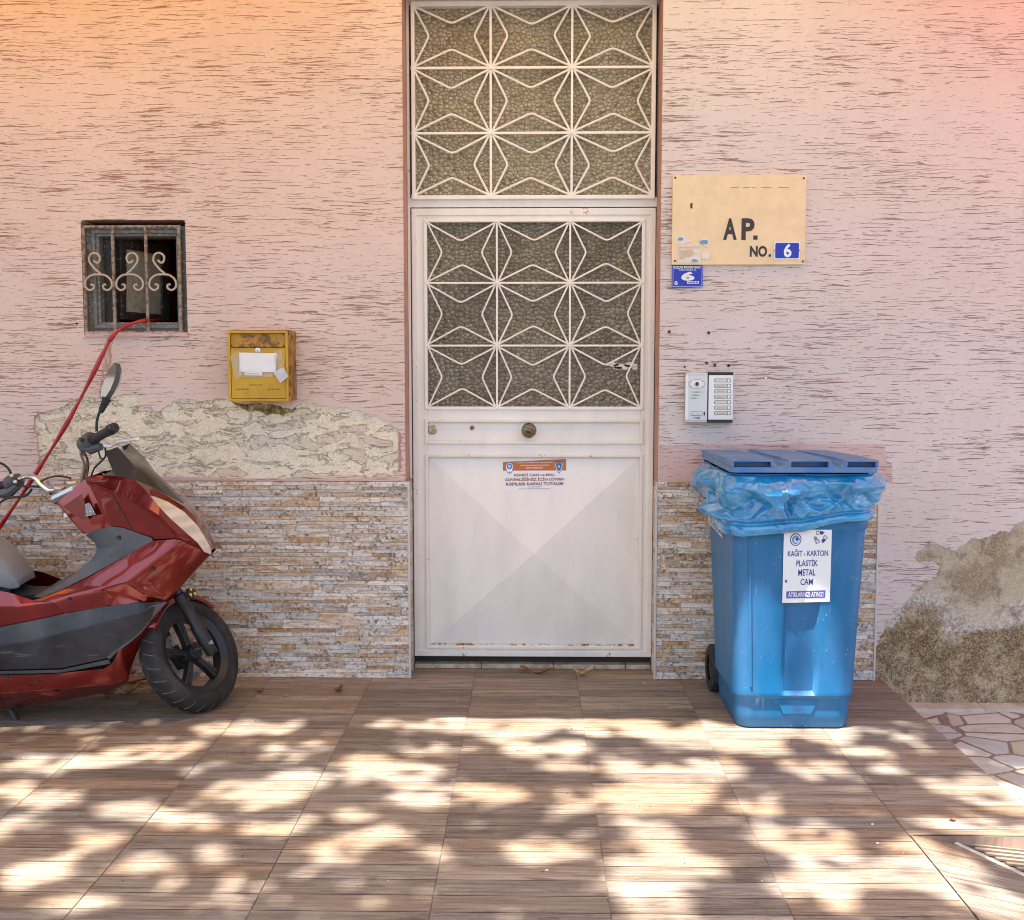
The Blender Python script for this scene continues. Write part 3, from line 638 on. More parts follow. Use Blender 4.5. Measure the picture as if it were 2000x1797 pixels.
# ------------------------------------------------------------------ entrance door
DY = .15
door = thing('entrance_door', 'white metal entrance door with star grilles and patterned glass', 'door', ((DX0 + DX1) / 2, DY, 0))
def rect(x0, y0, x1, y1, Y=DY, pyx=None):
    """pixel rectangle -> world rectangle x0,x1,z0,z1"""
    my = pyx if pyx is not None else (y0 + y1) / 2
    return X(x0, my, Y), X(x1, my, Y), Z(y1, Y), Z(y0, Y)
def rpoly(r): return [(r[0], r[2]), (r[1], r[2]), (r[1], r[3]), (r[0], r[3])]
def ring(mb, ro, ri, y0, y1, m=0): mb.prism(rpoly(ro), y0, y1, m, holes=[rpoly(ri)])
tro = rect(803, 1, 1281, 389, DY - .012); tri_ = rect(810, 11, 1273, 381, DY - .012)
leafR = rect(806, 406, 1277, 1283, DY, 845)
fr = MB(); fo = (DX0 + .0025, DX1 - .0025, Z(1300, DY), DTOP - .004)
fa, fb = leafR[0] - .004, leafR[1] + .004; ya, yb = DY + .004, DY + .06
fr.box(fo[0], fa, ya, yb, fo[2], fo[3]); fr.box(fb, fo[1], ya, yb, fo[2], fo[3])
for za, zb in ((tri_[3] + .008, fo[3]), (leafR[3] + .004, tri_[2] - .008)): fr.box(fa, fb, ya, yb, za, zb)
fr.build('frame', M['enamel_rusty'], door, bevel=.003)
f = MB(); ring(f, tro, tri_, DY - .014, DY + .03); f.build('transom_frame', M['enamel'], door, bevel=.003)
f = MB(); f.box(tri_[0] - .004, tri_[1] + .004, DY + .022, DY + .028, tri_[2] - .004, tri_[3] + .004); f.build('transom_pane', M['glass_top'], door)
def chevron(mb, a, c, b, r, y, sg=8):
    """bent bar with a rounded elbow"""
    a, b, c = Vector(a), Vector(b), Vector(c); k = .08
    p = [a, c.lerp(a, k), c.lerp(a, k * .4) * .5 + c.lerp(b, k * .1) * .5, c.lerp(b, k * .4) * .5 + c.lerp(a, k * .1) * .5, c.lerp(b, k), b]
    p = [a, c.lerp(a, k), c + ((a - c) + (b - c)) * k * .28, c.lerp(b, k), b]
    mb.tube([(q.x, y, q.y) for q in p], r, sg)
def star_grille(mb, xs, zs, r, y):
    jit = random.Random(int(xs[0] * 1000))
    for i in range(len(xs) - 1):
        for j in range(len(zs) - 1):
            x0, x1, z0, z1 = xs[i], xs[i + 1], zs[j + 1], zs[j]; w_, h = x1 - x0, z1 - z0; mx, mz = (x0 + x1) / 2, (z0 + z1) / 2
            e = .006; q = lambda: jit.uniform(-.004, .004)
            chevron(mb, (x0 + e, z1 - e), (mx + q(), z1 - .31 * h + q()), (x1 - e, z1 - e), r, y - .002)
            chevron(mb, (x0 + e, z0 + e), (mx + q(), z0 + .31 * h + q()), (x1 - e, z0 + e), r, y - .002)
            chevron(mb, (x0 + e, z1 - e), (x0 + .215 * w_ + q(), mz + q()), (x0 + e, z0 + e), r, y + .001)
            chevron(mb, (x1 - e, z1 - e), (x1 - .215 * w_ + q(), mz + q()), (x1 - e, z0 + e), r, y + .001)
    for x in xs[1:-1]: mb.box(x - r, x + r, y - r, y + r, zs[-1], zs[0])
    for z in zs[1:-1]: mb.box(xs[0], xs[-1], y - r * 1.2, y + r * .8, z - r, z + r)
    for x in xs:
        for z in zs: mb.lathe([(0, r * 2.2), (r * 1.6, r * 1.9), (r * 2.1, r * .8), (r * 2.1, -r)], (x, y, z), (0, -1, 0), 10)
f = MB(); gy = DY - .002
star_grille(f, [X(p_, 200, gy) for p_ in (806, 958.5, 1117, 1277)], [Z(p_, gy) for p_ in (8, 132.5, 260, 384)], .0050, gy)
f.build('transom_grille', M['enamel'], door, smooth=40)
# leaf
LY = DY + .008
gl = rect(834, 433, 1253, 795, LY); lk = rect(839, 824, 1250, 862, LY); lw = rect(840, 892, 1250, 1262, LY)
f = MB(); ix0, ix1 = gl[0], gl[1]; yb = LY + .045
f.box(leafR[0], ix0, LY, yb, leafR[2], leafR[3]); f.box(ix1, leafR[1], LY, yb, leafR[2], leafR[3])          # stiles
for za, zb in ((leafR[2], lw[2]), (lw[3], lk[2]), (lk[3], gl[2]), (gl[3], leafR[3])): f.box(ix0, ix1, LY, yb, za, zb)   # rails
gl, lk, lw = [(ix0, ix1, r_[2], r_[3]) for r_ in (gl, lk, lw)]
leaf = f.build('leaf', M['enamel'], door, bevel=.002)
f = MB(); ring(f, (leafR[0] + .001, leafR[1] - .001, leafR[2] + .001, leafR[3] - .001), rect(817, 421, 1266, 1270, LY, 845), LY - .008, LY + .004); f.build('outer_moulding', M['enamel_rusty'], leaf, bevel=.003)
def grow(r, a): return (r[0] - a, r[1] + a, r[2] - a, r[3] + a)
for r_, mt, nm in ((gl, 'enamel', 'glazing_bead'), (lk, 'enamel_rusty', 'lock_panel_bead'), (lw, 'enamel_rusty', 'lower_panel_bead')):
    f = MB(); ring(f, grow(r_, .013), grow(r_, -.002), LY - .009, LY + .02); f.build(nm, M[mt], leaf, bevel=.003)
f = MB(); f.box(gl[0] - .004, gl[1] + .004, LY + .026, LY + .032, gl[2] - .004, gl[3] + .004); f.build('pane', M['glass'], leaf)
f = MB(); gy = LY - .004
star_grille(f, [X(p_, 614, gy) for p_ in (833, 970.5, 1113, 1254)], [Z(p_, gy) for p_ in (432, 552.5, 675, 797)], .0041, gy)
f.build('grille', M['enamel'], leaf, smooth=40)
f = MB(); f.box(lk[0] - .003, lk[1] + .003, LY + .012, LY + .02, lk[2] - .003, lk[3] + .003); f.build('lock_panel', M['enamel'], leaf)
f = MB(); mx, mz = (lw[0] + lw[1]) / 2, (lw[2] + lw[3]) / 2; e = .012
v = [(lw[0] - .003, LY + .016, lw[2] - .003), (lw[1] + .003, LY + .016, lw[2] - .003), (lw[1] + .003, LY + .016, lw[3] + .003), (lw[0] - .003, LY + .016, lw[3] + .003),
     (lw[0] + e, LY + .014, lw[2] + e), (lw[1] - e, LY + .014, lw[2] + e), (lw[1] - e, LY + .014, lw[3] - e), (lw[0] + e, LY + .014, lw[3] - e), (mx, LY - .052, mz)]
f.add(v, [(0, 1, 5, 4), (1, 2, 6, 5), (2, 3, 7, 6), (3, 0, 4, 7), (4, 5, 8), (5, 6, 8), (6, 7, 8), (7, 4, 8)]); f.build('pyramid_panel', M['enamel'], leaf)
f = MB(); f.box(lw[0] + .01, lw[1] - .02, LY + .004, LY + .0125, lw[2] + .0005, lw[2] + .009); f.build('rust_streak', M['enamel_foot'], leaf)
c = P(1033, 841, LY); f = MB()
f.lathe([(.034, 0), (.034, .004), (.030, .008), (.018, .012), (.014, .03), (.016, .038), (.026, .044), (.032, .052), (.030, .060), (.020, .064), (.012, .063), (.010, .067), (.0, .070)], (c.x, LY + .012, c.z), (0, -1, 0), 28); 
kn = worn('dark_brass', (.10, .08, .045), (.32, .25, .13), .5, .35, .8, 120)
f.build('door_knob', kn, leaf, smooth=50)
f = MB(); f.lathe([(.041, .0), (.041, .003), (.034, .005)], (c.x, LY + .012, c.z), (0, -1, 0), 28); f.build('knob_rose', M['enamel'], leaf, smooth=50)
c = P(844, 840, LY); f = MB(); f.lathe([(.021, 0), (.021, .004), (.016, .006), (.011, .006), (.011, .014), (0, .015)], (c.x, LY + .012, c.z), (0, -1, 0), 20); f.box(c.x - .0015, c.x + .0015, LY - .0045, LY, c.z - .006, c.z + .004, 1)
f.build('lock_cylinder', [worn('worn_brass', (.34, .24, .09), (.45, .43, .38), .5, .35, .9), M['dark']], leaf, smooth=40)
c = P(922, 836, LY); f = MB(); f.lathe([(.011, 0), (.011, .003), (.006, .005), (0, .005)], (c.x, LY + .012, c.z), (0, -1, 0), 16); f.build('peephole', worn('peephole_brass', (.22, .10, .05), (.5, .45, .4), .5, .4, .5), leaf, smooth=40)
# police notice
ny = LY - .0065; nb = MB(); NX0, NX1 = X(982, 920, ny), X(1106, 920, ny); NZ0, NZ1 = Z(957, ny), Z(897, ny)
nw, nh = NX1 - NX0, NZ1 - NZ0
def npt(u, v): return (NX0 + u * nw, NZ0 + v * nh)          # u,v from lower left of the notice
# the lower panel swells forward here, so the sheet is laid on its slope
def tilt(mb):
    z0 = lw[3] - e; z1 = mz; ya, yb = LY + .014, LY - .052
    for v in mb.v: v.y += (ya + (yb - ya) * (z0 - v.z) / (z0 - z1)) - ny - .0012
nb.prism([npt(0, 0), npt(1, .01), npt(1, 1), npt(0, .90)], ny, ny + .001, 0)
nb.prism([npt(0, .62), npt(1, .63), npt(1, 1), npt(0, .90)], ny - .0006, ny, 1)
for s_, u, v_, ww, hh, m, bo in (('ALANYA İLÇE EMNİYET MÜDÜRLÜĞÜ', .50, .885, .58, .055, 0, .01), ('TOPLUM DESTEKLİ POLİSLİK', .50, .80, .46, .05, 0, .01), ('BÜRO AMİRLİĞİ', .50, .72, .26, .055, 0, .01),
                         ('KENDİ CAN ve MAL', .50, .50, .64, .11, 2, .03), ('GÜVENLİĞİNİZ İÇİN LÜTFEN', .50, .345, .94, .13, 2, .03), ('KAPILARI KAPALI TUTALIM', .50, .20, .90, .10, 2, .03), ('155 POLİS İMDAT', .50, .105, .20, .035, 3, .01), ('İHTİYAÇ ANINDA BİZE UZANAN DOST ELİ', .5, .045, .50, .04, 3, .01)):
    p_ = npt(u, v_); text(nb, s_, p_[0], p_[1], ww * nw, hh * nh, ny - .0012, m, bo, .012)
def badge(u, v, sc, poly, m, dy): 
    c_ = npt(u, v); nb.prism([(c_[0] + a * sc, c_[1] + b * sc) for a, b in poly], ny - dy, ny - dy + .0005, m)
oval = [(.62 * math.cos(a) * (1 if math.sin(a) > 0 else .86), .72 * math.sin(a) * (1 if math.sin(a) > 0 else 1.25)) for a in [2 * math.pi * k / 24 for k in range(24)]]
s0 = nh * .23
badge(.105, .73, s0, oval, 4, .0012); badge(.105, .73, s0 * .86, oval, 0, .0017); badge(.105, .76, s0 * .72, ellipse(0, 0, .55, .55), 4, .0022)
badge(.105, .76, s0 * .72, [((.44 if k % 2 else .20) * math.sin(k * math.pi / 8), (.44 if k % 2 else .20) * math.cos(k * math.pi / 8)) for k in range(16)][::-1], 0, .0027); badge(.105, .76, s0 * .72, ellipse(0, 0, .10, .10, 10), 2, .0032); badge(.105, .57, s0 * .5, ellipse(0, 0, .22, .3, 10), 5, .0022)
sh = [(-.62, .70), (-.3, .78), (0, .84), (.3, .78), (.62, .70), (.60, .1), (.42, -.45), (0, -1.0), (-.42, -.45), (-.60, .1)][::-1]
badge(.885, .75, s0, sh, 5, .0012); badge(.885, .75, s0 * .90, sh, 3, .0015); badge(.885, .75, s0 * .82, sh, 0, .0017); badge(.885, .75, s0 * .66, sh, 4, .0022); badge(.885, .90, s0, [(-.5, -.16), (.5, -.16), (.5, .14), (-.5, .14)], 3, .0025)
badge(.885, .76, s0 * .5, [((.44 if k % 2 else .2) * math.sin(k * math.pi / 8), (.44 if k % 2 else .2) * math.cos(k * math.pi / 8)) for k in range(16)][::-1], 0, .0027); badge(.885, .76, s0 * .5, ellipse(0, 0, .12, .1, 10), 2, .0032)
p_ = npt(.885, .893); text(nb, 'POLİS', p_[0], p_[1], .09 * nw, .05 * nh, ny - .003, 0, .01)
tilt(nb)
nt_ = nb.build('police_notice', [M['paper'], M['orange'], M['rustink'], M['inkblue'], M['policeblue'], M['gold']], leaf)
nt_['label'] = 'orange and white police notice stuck on the lower door panel'
q = MB(); c = P(1052, 964, LY - .005)
q.prism(ragged([(c.x - .008, c.z + .006), (c.x + .002, c.z + .003), (c.x + .007, c.z), (c.x, c.z - .01), (c.x - .001, c.z - .002)], .002, 2, 2, True), LY - .003, LY - .0005); 
for v in q.v: v.y += .009
q.build('rust_chip', Mt('ochre_rust', (.36, .17, .03), .9).m, leaf)
q = MB()
for k, (a, b, c_, d) in enumerate(((1196, 712, 14, 4), (1214, 716, 18, 6), (1232, 713, 14, 5), (1206, 719, 10, 3), (1240, 719, 6, 3))):
    p0 = P(a, b, LY + .024); q.prism(ragged(ellipse(p0.x, p0.z, c_ / 440, d / 440, 10), .006, 3, k, True), LY + .024, LY + .0262)
q.build('label_residue', M['torn'], leaf)

# ------------------------------------------------------------------ barred window
wd = thing('barred_window', 'small open grey metal window behind rusty bars with iron scrolls', 'window', ((wx0 + wx1) / 2, .08, wz0))
FY = .058
fo = (wx0 + .003, wx1 - .003, wz0 + .003, wz1 - .020); fi = rect(195, 460, 345, 629, FY)
f = MB(); ring(f, fo, fi, FY, FY + .05); frm = f.build('frame', M['iron'], wd, bevel=.004)
f = MB(); ring(f, grow(fi, .028), grow(fi, .012), FY - .012, FY + .01); f.build('frame_moulding', M['iron'], frm, bevel=.003)
f = MB(); ring(f, (fi[0] - .004, fi[1] + .004, fi[2] - .004, fi[3] + .004), (fi[0] + .052, fi[1] - .002, fi[2] + .002, fi[3] - .004), FY + .05, FY + .09); f.build('inner_jamb', M['iron_black'], frm, bevel=.003)
sa, sb, sc2, sd2 = P(226, 462, .15), P(322, 480, .46), P(322, 631, .46), P(226, 624, .15)
def sash_pt(u, v, off=0):
    a = sa.lerp(sb, u); b = sd2.lerp(sc2, u); p_ = b.lerp(a, v); nrm = (sb - sa).cross(Vector((0, 0, 1))).normalized(); return p_ + nrm * off
f = MB()
for (u0, u1, v0, v1) in ((0, .11, 0, 1), (.84, 1, 0, 1), (.11, .84, 0, .10), (.11, .84, .86, 1)):
    vs = [sash_pt(u, v, o_) for o_ in (0, .03) for u, v in ((u0, v0), (u1, v0), (u1, v1), (u0, v1))]
    f.add(vs, [(0, 1, 2, 3), (7, 6, 5, 4), (0, 4, 5, 1), (1, 5, 6, 2), (2, 6, 7, 3), (3, 7, 4, 0)])
ss = f.build('sash', M['iron_black'], wd, bevel=.003)
f = MB(); f.add([sash_pt(u, v, o_) for o_ in (.012, .018) for u, v in ((.09, .08), (.86, .08), (.86, .88), (.09, .88))], [(0, 1, 2, 3), (7, 6, 5, 4)]); f.build('pane', M['dirtypane'], ss)
f = MB(); GY = .022; bx = [X(p_, 540, GY) for p_ in (165, 222, 286.5, 351)]; gz0, gz1 = Z(649, GY), Z(441, GY)
for x in bx: f.tube([(x, GY, gz0), (x, GY, gz1)], .0075, 8)
for z in (gz0, gz1): f.tube([(bx[0] - .008, GY, z), (bx[-1] + .008, GY, z)], .007, 8)
gr_ = f.build('bars', M['bar'], wd, smooth=50)
def scroll(mb, cx, cz, s, flip):
    pts = []                                    # top curl
    for k in range(15):
        a = R(200 - k * 27 * 1.0); r_ = .028 * (1 - .035 * k); pts.append((cx + flip * (-.010 + r_ * math.cos(a)), cz + .062 + r_ * math.sin(a) * .9))
    curl = [(cx + flip * .010, cz + .004), (cx + flip * -.012, cz + .022), (cx + flip * -.034, cz + .050)]
    c_ = [(cx + flip * (-.014 + .024 * math.cos(R(a_))), cz + .068 + .024 * math.sin(R(a_))) for a_ in (185, 140, 95, 45, 0, -50)] + [(cx + flip * -.012, cz + .054), (cx + flip * -.018, cz + .062)]
    mb.tube([(x, GY - .009, z) for x, z in [tuple(q)[:2] for q in spline([Vector((x, z, 0)) for x, z in curl + c_], 3)]], .0048, 6)
    for sg in (-1, 1):
        arc = [(cx, cz), (cx + sg * .030, cz - .004), (cx + sg * .054, cz - .024), (cx + sg * .058, cz - .052), (cx + sg * .040, cz - .068), (cx + sg * .022, cz - .060), (cx + sg * .022, cz - .046), (cx + sg * .034, cz - .044)]
        mb.tube([(x, GY - .009, z) for x, z in [tuple(q)[:2] for q in spline([Vector((x, z, 0)) for x, z in arc], 4)]], .0048, 6)
for k in range(3):
    f = MB(); scroll(f, (bx[k] + bx[k + 1]) / 2, Z(535, GY), 1, -1 if k == 1 else 1); f.build('scroll', M['scroll'], wd, smooth=50)
# ------------------------------------------------------------------ red hose hanging out of the window
hp = [P(322, 628, .42), P(305, 626, .22), P(288, 626.5, .03), P(268, 629, -.015), P(246, 637, -.03), P(229, 648, -.04), P(215, 664, -.045), P(206, 681, -.05), P(176, 742, -.055), P(144, 803, -.06), P(110, 862, -.065), P(73, 920, -.07), P(38, 973, -.075), P(0, 1028, -.08), P(-40, 1084, -.085), P(-110, 1180, -.09), P(-170, 1270, -.11), P(-215, 1330, -.2)]
hs = thing('garden_hose', 'red flat hose hanging from the barred window down behind the scooter', 'hose', (hp[8].x, -.06, 0))
f = MB(); pts = spline(hp, 5); f.tube(pts, [.0085 + .0022 * math.sin(i * .7) for i in range(len(pts))], 10); f.build('hose_tube', M['hose'], hs, smooth=180)

# ------------------------------------------------------------------ mailbox
MY = -.125; mb0 = P(447, 784, MY); mb1 = P(561, 646, MY); a0, a1, b0, b1 = mb0.x, mb1.x, mb0.z, mb1.z
mbx = thing('mailbox', 'rusty yellow metal mailbox with a white paper taped on its door', 'mailbox', ((a0 + a1) / 2, MY / 2, b0))
px_ = (a1 - a0) / 114.0
f = MB(); f.box(a0, a1 + .006, MY + .012, .0135, b0 + .002, b1 + .003); f.build('case', M['yellow_rusty'], mbx, bevel=.003)
f = MB(); ring(f, (a0 - .001, a1 + .001, b0, b1), (a0 + .011, a1 - .010, b0 + .011, b1 - .011), MY - .001, MY + .014); f.build('front_rim', M['yellow'], mbx, bevel=.0025)
f = MB(); f.box(a0 + .012, a1 - .011, MY + .003, MY + .012, b0 + .0125, b1 - .072)
dr = f.build('mailbox_door', M['yellow'], mbx, bevel=.0015)
f = MB(); z0, z1 = b1 - .068, b1 - .013
f.add([(a0 + .013, MY + .010, z1), (a1 - .012, MY + .010, z1), (a1 - .012, MY + .001, z0 + .012), (a1 - .022, MY - .001, z0), (a0 + .023, MY - .001, z0), (a0 + .013, MY + .001, z0 + .012), (a0 + .013, MY + .016, z0), (a1 - .012, MY + .016, z0)], [(0, 1, 2, 5), (5, 2, 3, 4), (4, 3, 7, 6)])
f.build('slot_flap', M['yellow_rusty'], mbx)
for cx, py in ((499.5, 752), (474, 760), (534, 760)):
  for k in (-1, 0, 1):
    f = MB(); c = P(cx + k * 8.4, py, MY); f.box(c.x - .0065, c.x + .0065, MY + .0015, MY + .004, c.z - .0014, c.z + .0014); f.build('vent_slot', M['black'], dr)
f = MB(); c = P(503.5, 684, MY); f.lathe([(.011, 0), (.011, .003), (.007, .005), (0, .005)], (c.x, MY + .003, c.z), (0, -1, 0), 16); f.box(c.x - .001, c.x + .001, MY - .0025, MY, c.z - .005, c.z + .003, 1); f.build('lock', [M['alu_light'], M['black']], dr, smooth=40)
def flap(mb, px, m, y, curl, n=8):
    """a sheet of paper from 4 pixel corners, a little wavy"""
    q = [P(a, b, y) for a, b in px]; vs = []
    for j in range(n + 1):
        for i in range(n + 1):
            u, v = i / n, j / n; p_ = q[0].lerp(q[1], u).lerp(q[3].lerp(q[2], u), v)
            vs.append((p_.x, y - curl * (.5 + mnoise.noise((p_.x * 40, 2, p_.z * 40)) + .6 * max(0, u - .8) * 5), p_.z))
    mb.add(vs, [(j * (n + 1) + i, (j + 1) * (n + 1) + i, (j + 1) * (n + 1) + i + 1, j * (n + 1) + i + 1) for j in range(n) for i in range(n)], m)
f = MB(); flap(f, [(467, 688.5), (540.5, 690), (539.5, 727), (467.5, 726)], 0, MY - .002, .0022); f.build('paper_sheet', M['paper'], dr, smooth=180)
f = MB(); flap(f, [(449, 696), (466, 685), (472, 735), (460, 742)], 0, MY - .0028, .005); flap(f, [(535, 686), (550, 683), (556, 712), (538, 726)], 0, MY - .0028, .005); flap(f, [(468, 727), (535, 727), (533, 736), (466, 737)], 0, MY - .0028, .004); f.build('clear_tape', M['tape'], dr, smooth=180)
f = MB(); flap(f, [(478, 726.5), (512, 727), (512, 733.5), (478, 733)], 0, MY - .0075, .0006, 3); c = P(495, 730.2, MY); text(f, 'Kamper Sucu', c.x, c.z, 25 / 454, .006, MY - .0092, 1, .01); f.build('name_strip', [M['paper'], M['black']], dr)
f = MB(); flap(f, [(534, 728), (554, 716), (564, 735), (548, 748)], 0, MY - .010, .005); f.build('loose_paper', soiled('violet_paper', (.62, .58, .64), .3, .5, 30), dr, smooth=180)
q = MB(); q.prism(ragged(XZ([(452, 784), (572, 784), (580, 800), (566, 806), (552, 815), (536, 808), (520, 812), (505, 803), (480, 800), (462, 792)], .018), .010, 4, 12, True), .0175, .0192, back=False)
k = Mt('moss_stain', rough=.95); n = k.noise(k.co(), 45, 6, .75); k.set('Base Color', k.ramp(n, [(.38, (.07, .045, .02)), (.50, (.26, .20, .05)), (.64, (.52, .45, .30))])); k.bump(n, 1, .008); q.build('moss_stain', k.m, W)
q = MB(); q.prism(ragged(XZ([(206, 662), (224, 660), (217, 690), (214, 735), (205, 772), (190, 776), (196, 730), (204, 690)], PY), .006, 4, 15, True), PY - .0012, PY, back=False)
k = Mt('rust_run', rough=.9); n = k.noise(k.mp(k.co(), (30, 1, 7)), 1, 5, .7); k.set('Base Color', k.mix(k.rng(n, .45, .65), (.62, .43, .385), (.50, .27, .17))); k.b.inputs['Alpha'].default_value = 1; k.put(k.b.inputs['Alpha'], k.rng(n, .44, .60, 0, .75)); q.build('rust_run', k.m, W)

# ------------------------------------------------------------------ apartment sign
SY = -.004; c0, c1 = P(1312, 517, SY), P(1575.5, 341, SY)
sg = thing('apartment_sign', 'cream apartment sign reading AP. NO. 6 beside the door', 'sign', ((c0.x + c1.x) / 2, 0, c0.z))
f = MB(); f.prism(rrect(c0.x, c1.x, c0.z, c1.z, .006), SY, .0135); f.build('board', M['cream'], sg, bevel=.003)
y = SY - .0012
for s_, x_, py, wd_, hh, bo in (('A', 1426, 447.5, 26, 41, .035), ('P', 1461, 447.5, 25, 41, .035), ('NO', 1481.5, 491, 33, 21, .04)):
    c = P(x_, py, y); f = MB(); text(f, s_, c.x, c.z, wd_ / 448, hh / 448, y, 0, bo)
    if s_ != 'A': q = P(*((1475.5, 464) if s_ == 'P' else (1503.5, 499)), y); d = (4 if s_ == 'P' else 2.3) / 448; f.box(q.x - d, q.x + d, y, y + .001, q.z - d, q.z + d)
    f.build('lettering', M['ink'], sg)
f = MB(); c = P(1350.5, 402, y); f.box(c.x - .0045, c.x + .0045, y, y + .001, c.z - .011, c.z + .011); f.build('lettering', M['ink'], sg)
for xa, xb in ((1427, 1443), (1451, 1465), (1468, 1476), (1487, 1508), (1520, 1541)):
    p0 = P(xa, 366, y); p1 = P(xb, 366, y); f = MB(); f.box(p0.x, p1.x, y + .0004, y + .001, p0.z - .0012, p0.z + .0012); f.build('worn_letter_edge', M['greyline'], sg)
f = MB(); p0, p1 = P(1511, 507, y), P(1563, 472, y); f.prism(rpoly((p0.x, p1.x, p0.z, p1.z)), y - .002, y); f.prism(rrect(p0.x + .006, p1.x - .006, p0.z + .006, p1.z - .006, .004), y - .0035, y - .002, 1); c = P(1538, 489.5, y); text(f, '6', c.x, c.z, 15 / 448, 26 / 448, y - .0042, 2, .03)
for sx in (p0.x + .003, p1.x - .003): f.lathe([(0, .001), (.0022, .0006), (.0022, 0)], (sx, y - .002, c.z), (0, -1, 0), 8, 3)
f.build('number_plaque', [M['signwhite'], M['blue'], M['alu_light'], M['dark']], sg)
for a, b in ((1319, 347), (1570, 348), (1318.5, 509.5), (1568, 510.5)):
    c = P(a, b, y); f = MB(); f.lathe([(0, .002), (.003, .0018), (.0048, .0006), (.0048, 0)], (c.x, SY, c.z), (0, -1, 0), 12); f.build('screw', worn('rusty_screw', (.10, .055, .02), (.3, .22, .12)), sg, smooth=40)
f = MB()
for k, pts in enumerate(([(1321, 462), (1334, 461), (1351, 470), (1351, 473), (1322, 476)], [(1322, 478), (1364, 476), (1368, 481), (1368, 512), (1323, 513)], [(1364, 468), (1374, 463), (1388, 470), (1384, 482), (1372, 479)], [(1371, 495), (1382, 490), (1388, 501), (1380, 508), (1371, 506)])):
    f.prism(ragged(XZ(pts, y), .004, 3, 30 + k, True), y - .0004 * (k + 1), y + .001, 0)
f.prism(XZ([(1326, 490), (1352, 487), (1358, 497), (1327, 507)], y), y - .0026, y, 2)
for (a, b, cc_, dd) in ((1329, 467, 5, 3), (1375, 473, 8, 4), (1357, 509, 6, 2.5)): p0 = P(a, b, y); f.prism(ragged(ellipse(p0.x, p0.z, cc_ / 448, dd / 448, 10), .004, 2, int(a), True), y - .003, y - .001, 1)
c = P(1346, 482.5, y); text(f, 'ÜMRANİYE', c.x, c.z, 40 / 448, 6 / 448, y - .0022, 2, .0)
f.build('torn_stickers', [M['torn'], M['skyblue'], soiled('beige_residue', (.62, .47, .32), .4)], sg)

# ------------------------------------------------------------------ small blue house number plate
BY = .006; c0, c1 = P(1312.5, 561, BY), P(1373, 518.5, BY)
np_ = thing('house_number_plate', 'small blue enamel number 6 plate under the cream sign', 'number plate', ((c0.x + c1.x) / 2, BY, c0.z))
f = MB(); f.prism(rrect(c0.x, c1.x, c0.z, c1.z, .003), BY, .0135, 0); y = BY - .0008
e_ = .003; ring(f, (c0.x + e_, c1.x - e_, c0.z + e_, c1.z - e_), (c0.x + e_ + .0014, c1.x - e_ - .0014, c0.z + e_ + .0014, c1.z - e_ - .0014), y, BY, 1)
for s_, x_, py, wd_, hh, bo in (('KIZLAR PINARI MAH.', 1342, 522.5, 51, 4.4, .03), ('ÖĞRETMENEVİ SK.', 1343, 527, 34, 3.2, .02), ('6', 1343.5, 539.5, 26, 17.5, .05)):
    c = P(x_, py, y); text(f, s_, c.x, c.z, wd_ / 448, hh / 448, y - .0004, 1, bo)
p0, p1 = P(1342, 554, y), P(1365, 549.5, y); f.box(p0.x, p1.x, y - .0004, y, p0.z, p1.z, 1)
for k in range(7): xx = p0.x + (p1.x - p0.x) * (.08 + k * .13); f.box(xx, xx + .003 + .002 * (k % 2), y - .0008, y - .0004, p0.z + .002, p1.z - .002, 0)
c = P(1320.5, 553, y); f.prism(ellipse(c.x, c.z, .007, .0085, 12), y - .0004, y, 1); f.prism(ellipse(c.x, c.z, .003, .004, 10), y - .0008, y, 0)
f.build('plate', [M['blue'], M['signwhite']], np_)

# ------------------------------------------------------------------ intercom
IY = -.026; c0, c1, c2, c3 = P(1338, 825, IY), P(1382.5, 728, IY), P(1383.2, 825.5, IY), P(1432.5, 727, IY)
ic = thing('door_intercom', 'silver door intercom with camera and column of seven bell buttons', 'intercom', ((c0.x + c3.x) / 2, 0, c0.z))
f = MB(); f.box(c0.x, c1.x, IY, .0135, c0.z, c1.z); f.build('camera_module', M['alu'], ic, bevel=.003)
f = MB(); f.box(c0.x - .0005, c0.x + .0125, IY - .0022, IY + .004, c0.z + .010, c1.z - .010); f.build('side_strip', M['alu_light'], ic, bevel=.002)
for z in (c1.z - .0095, c0.z + .009): f = MB(); f.box(c0.x, c1.x, IY - .0006, IY, z - .0008, z + .0008); f.build('end_cap_line', M['greyline'], ic)
def C(px, py): return P(px, py, IY)
f = MB(); c = C(1360.8, 750); f.prism(ellipse(c.x, c.z, 16 / 450, 9 / 450, 28), IY - .002, IY, 0); f.prism(ellipse(c.x, c.z, 15 / 450, 8 / 450, 28), IY - .003, IY - .001, 1)
f.lathe([(.0125, 0), (.0125, .003), (.010, .005), (.0075, .004)], (c.x, IY - .003, c.z), (0, -1, 0), 24, 2); f.lathe([(.0075, .003), (.004, .0045), (0, .005)], (c.x, IY - .003, c.z), (0, -1, 0), 20, 3)
for dx in (-11.5, 11.5):
    for dz in (-4, 0, 4): q = C(1360.8 + dx, 750 + dz); f.lathe([(.0022, 0), (.0022, .001), (0, .001)], (q.x, IY - .003, q.z), (0, -1, 0), 8, 0)
f.build('camera_eye', [M['greyline'], M['alu_light'], M['alu'], M['lens']], ic, smooth=30)
f = MB()
for py, x0, x1 in ((765.5, 1345, 1377), (771.5, 1345, 1371.5), (777.3, 1345, 1366)):
    p0, p1 = C(x0, py), C(x1, py); f.prism([(p0.x, p0.z), ((p0.x + p1.x) / 2, p0.z - .0035), (p1.x, p0.z), ((p0.x + p1.x) / 2, p0.z + .002)], IY - .0012, IY)
f.build('speaker_slots', M['greyline'], ic)
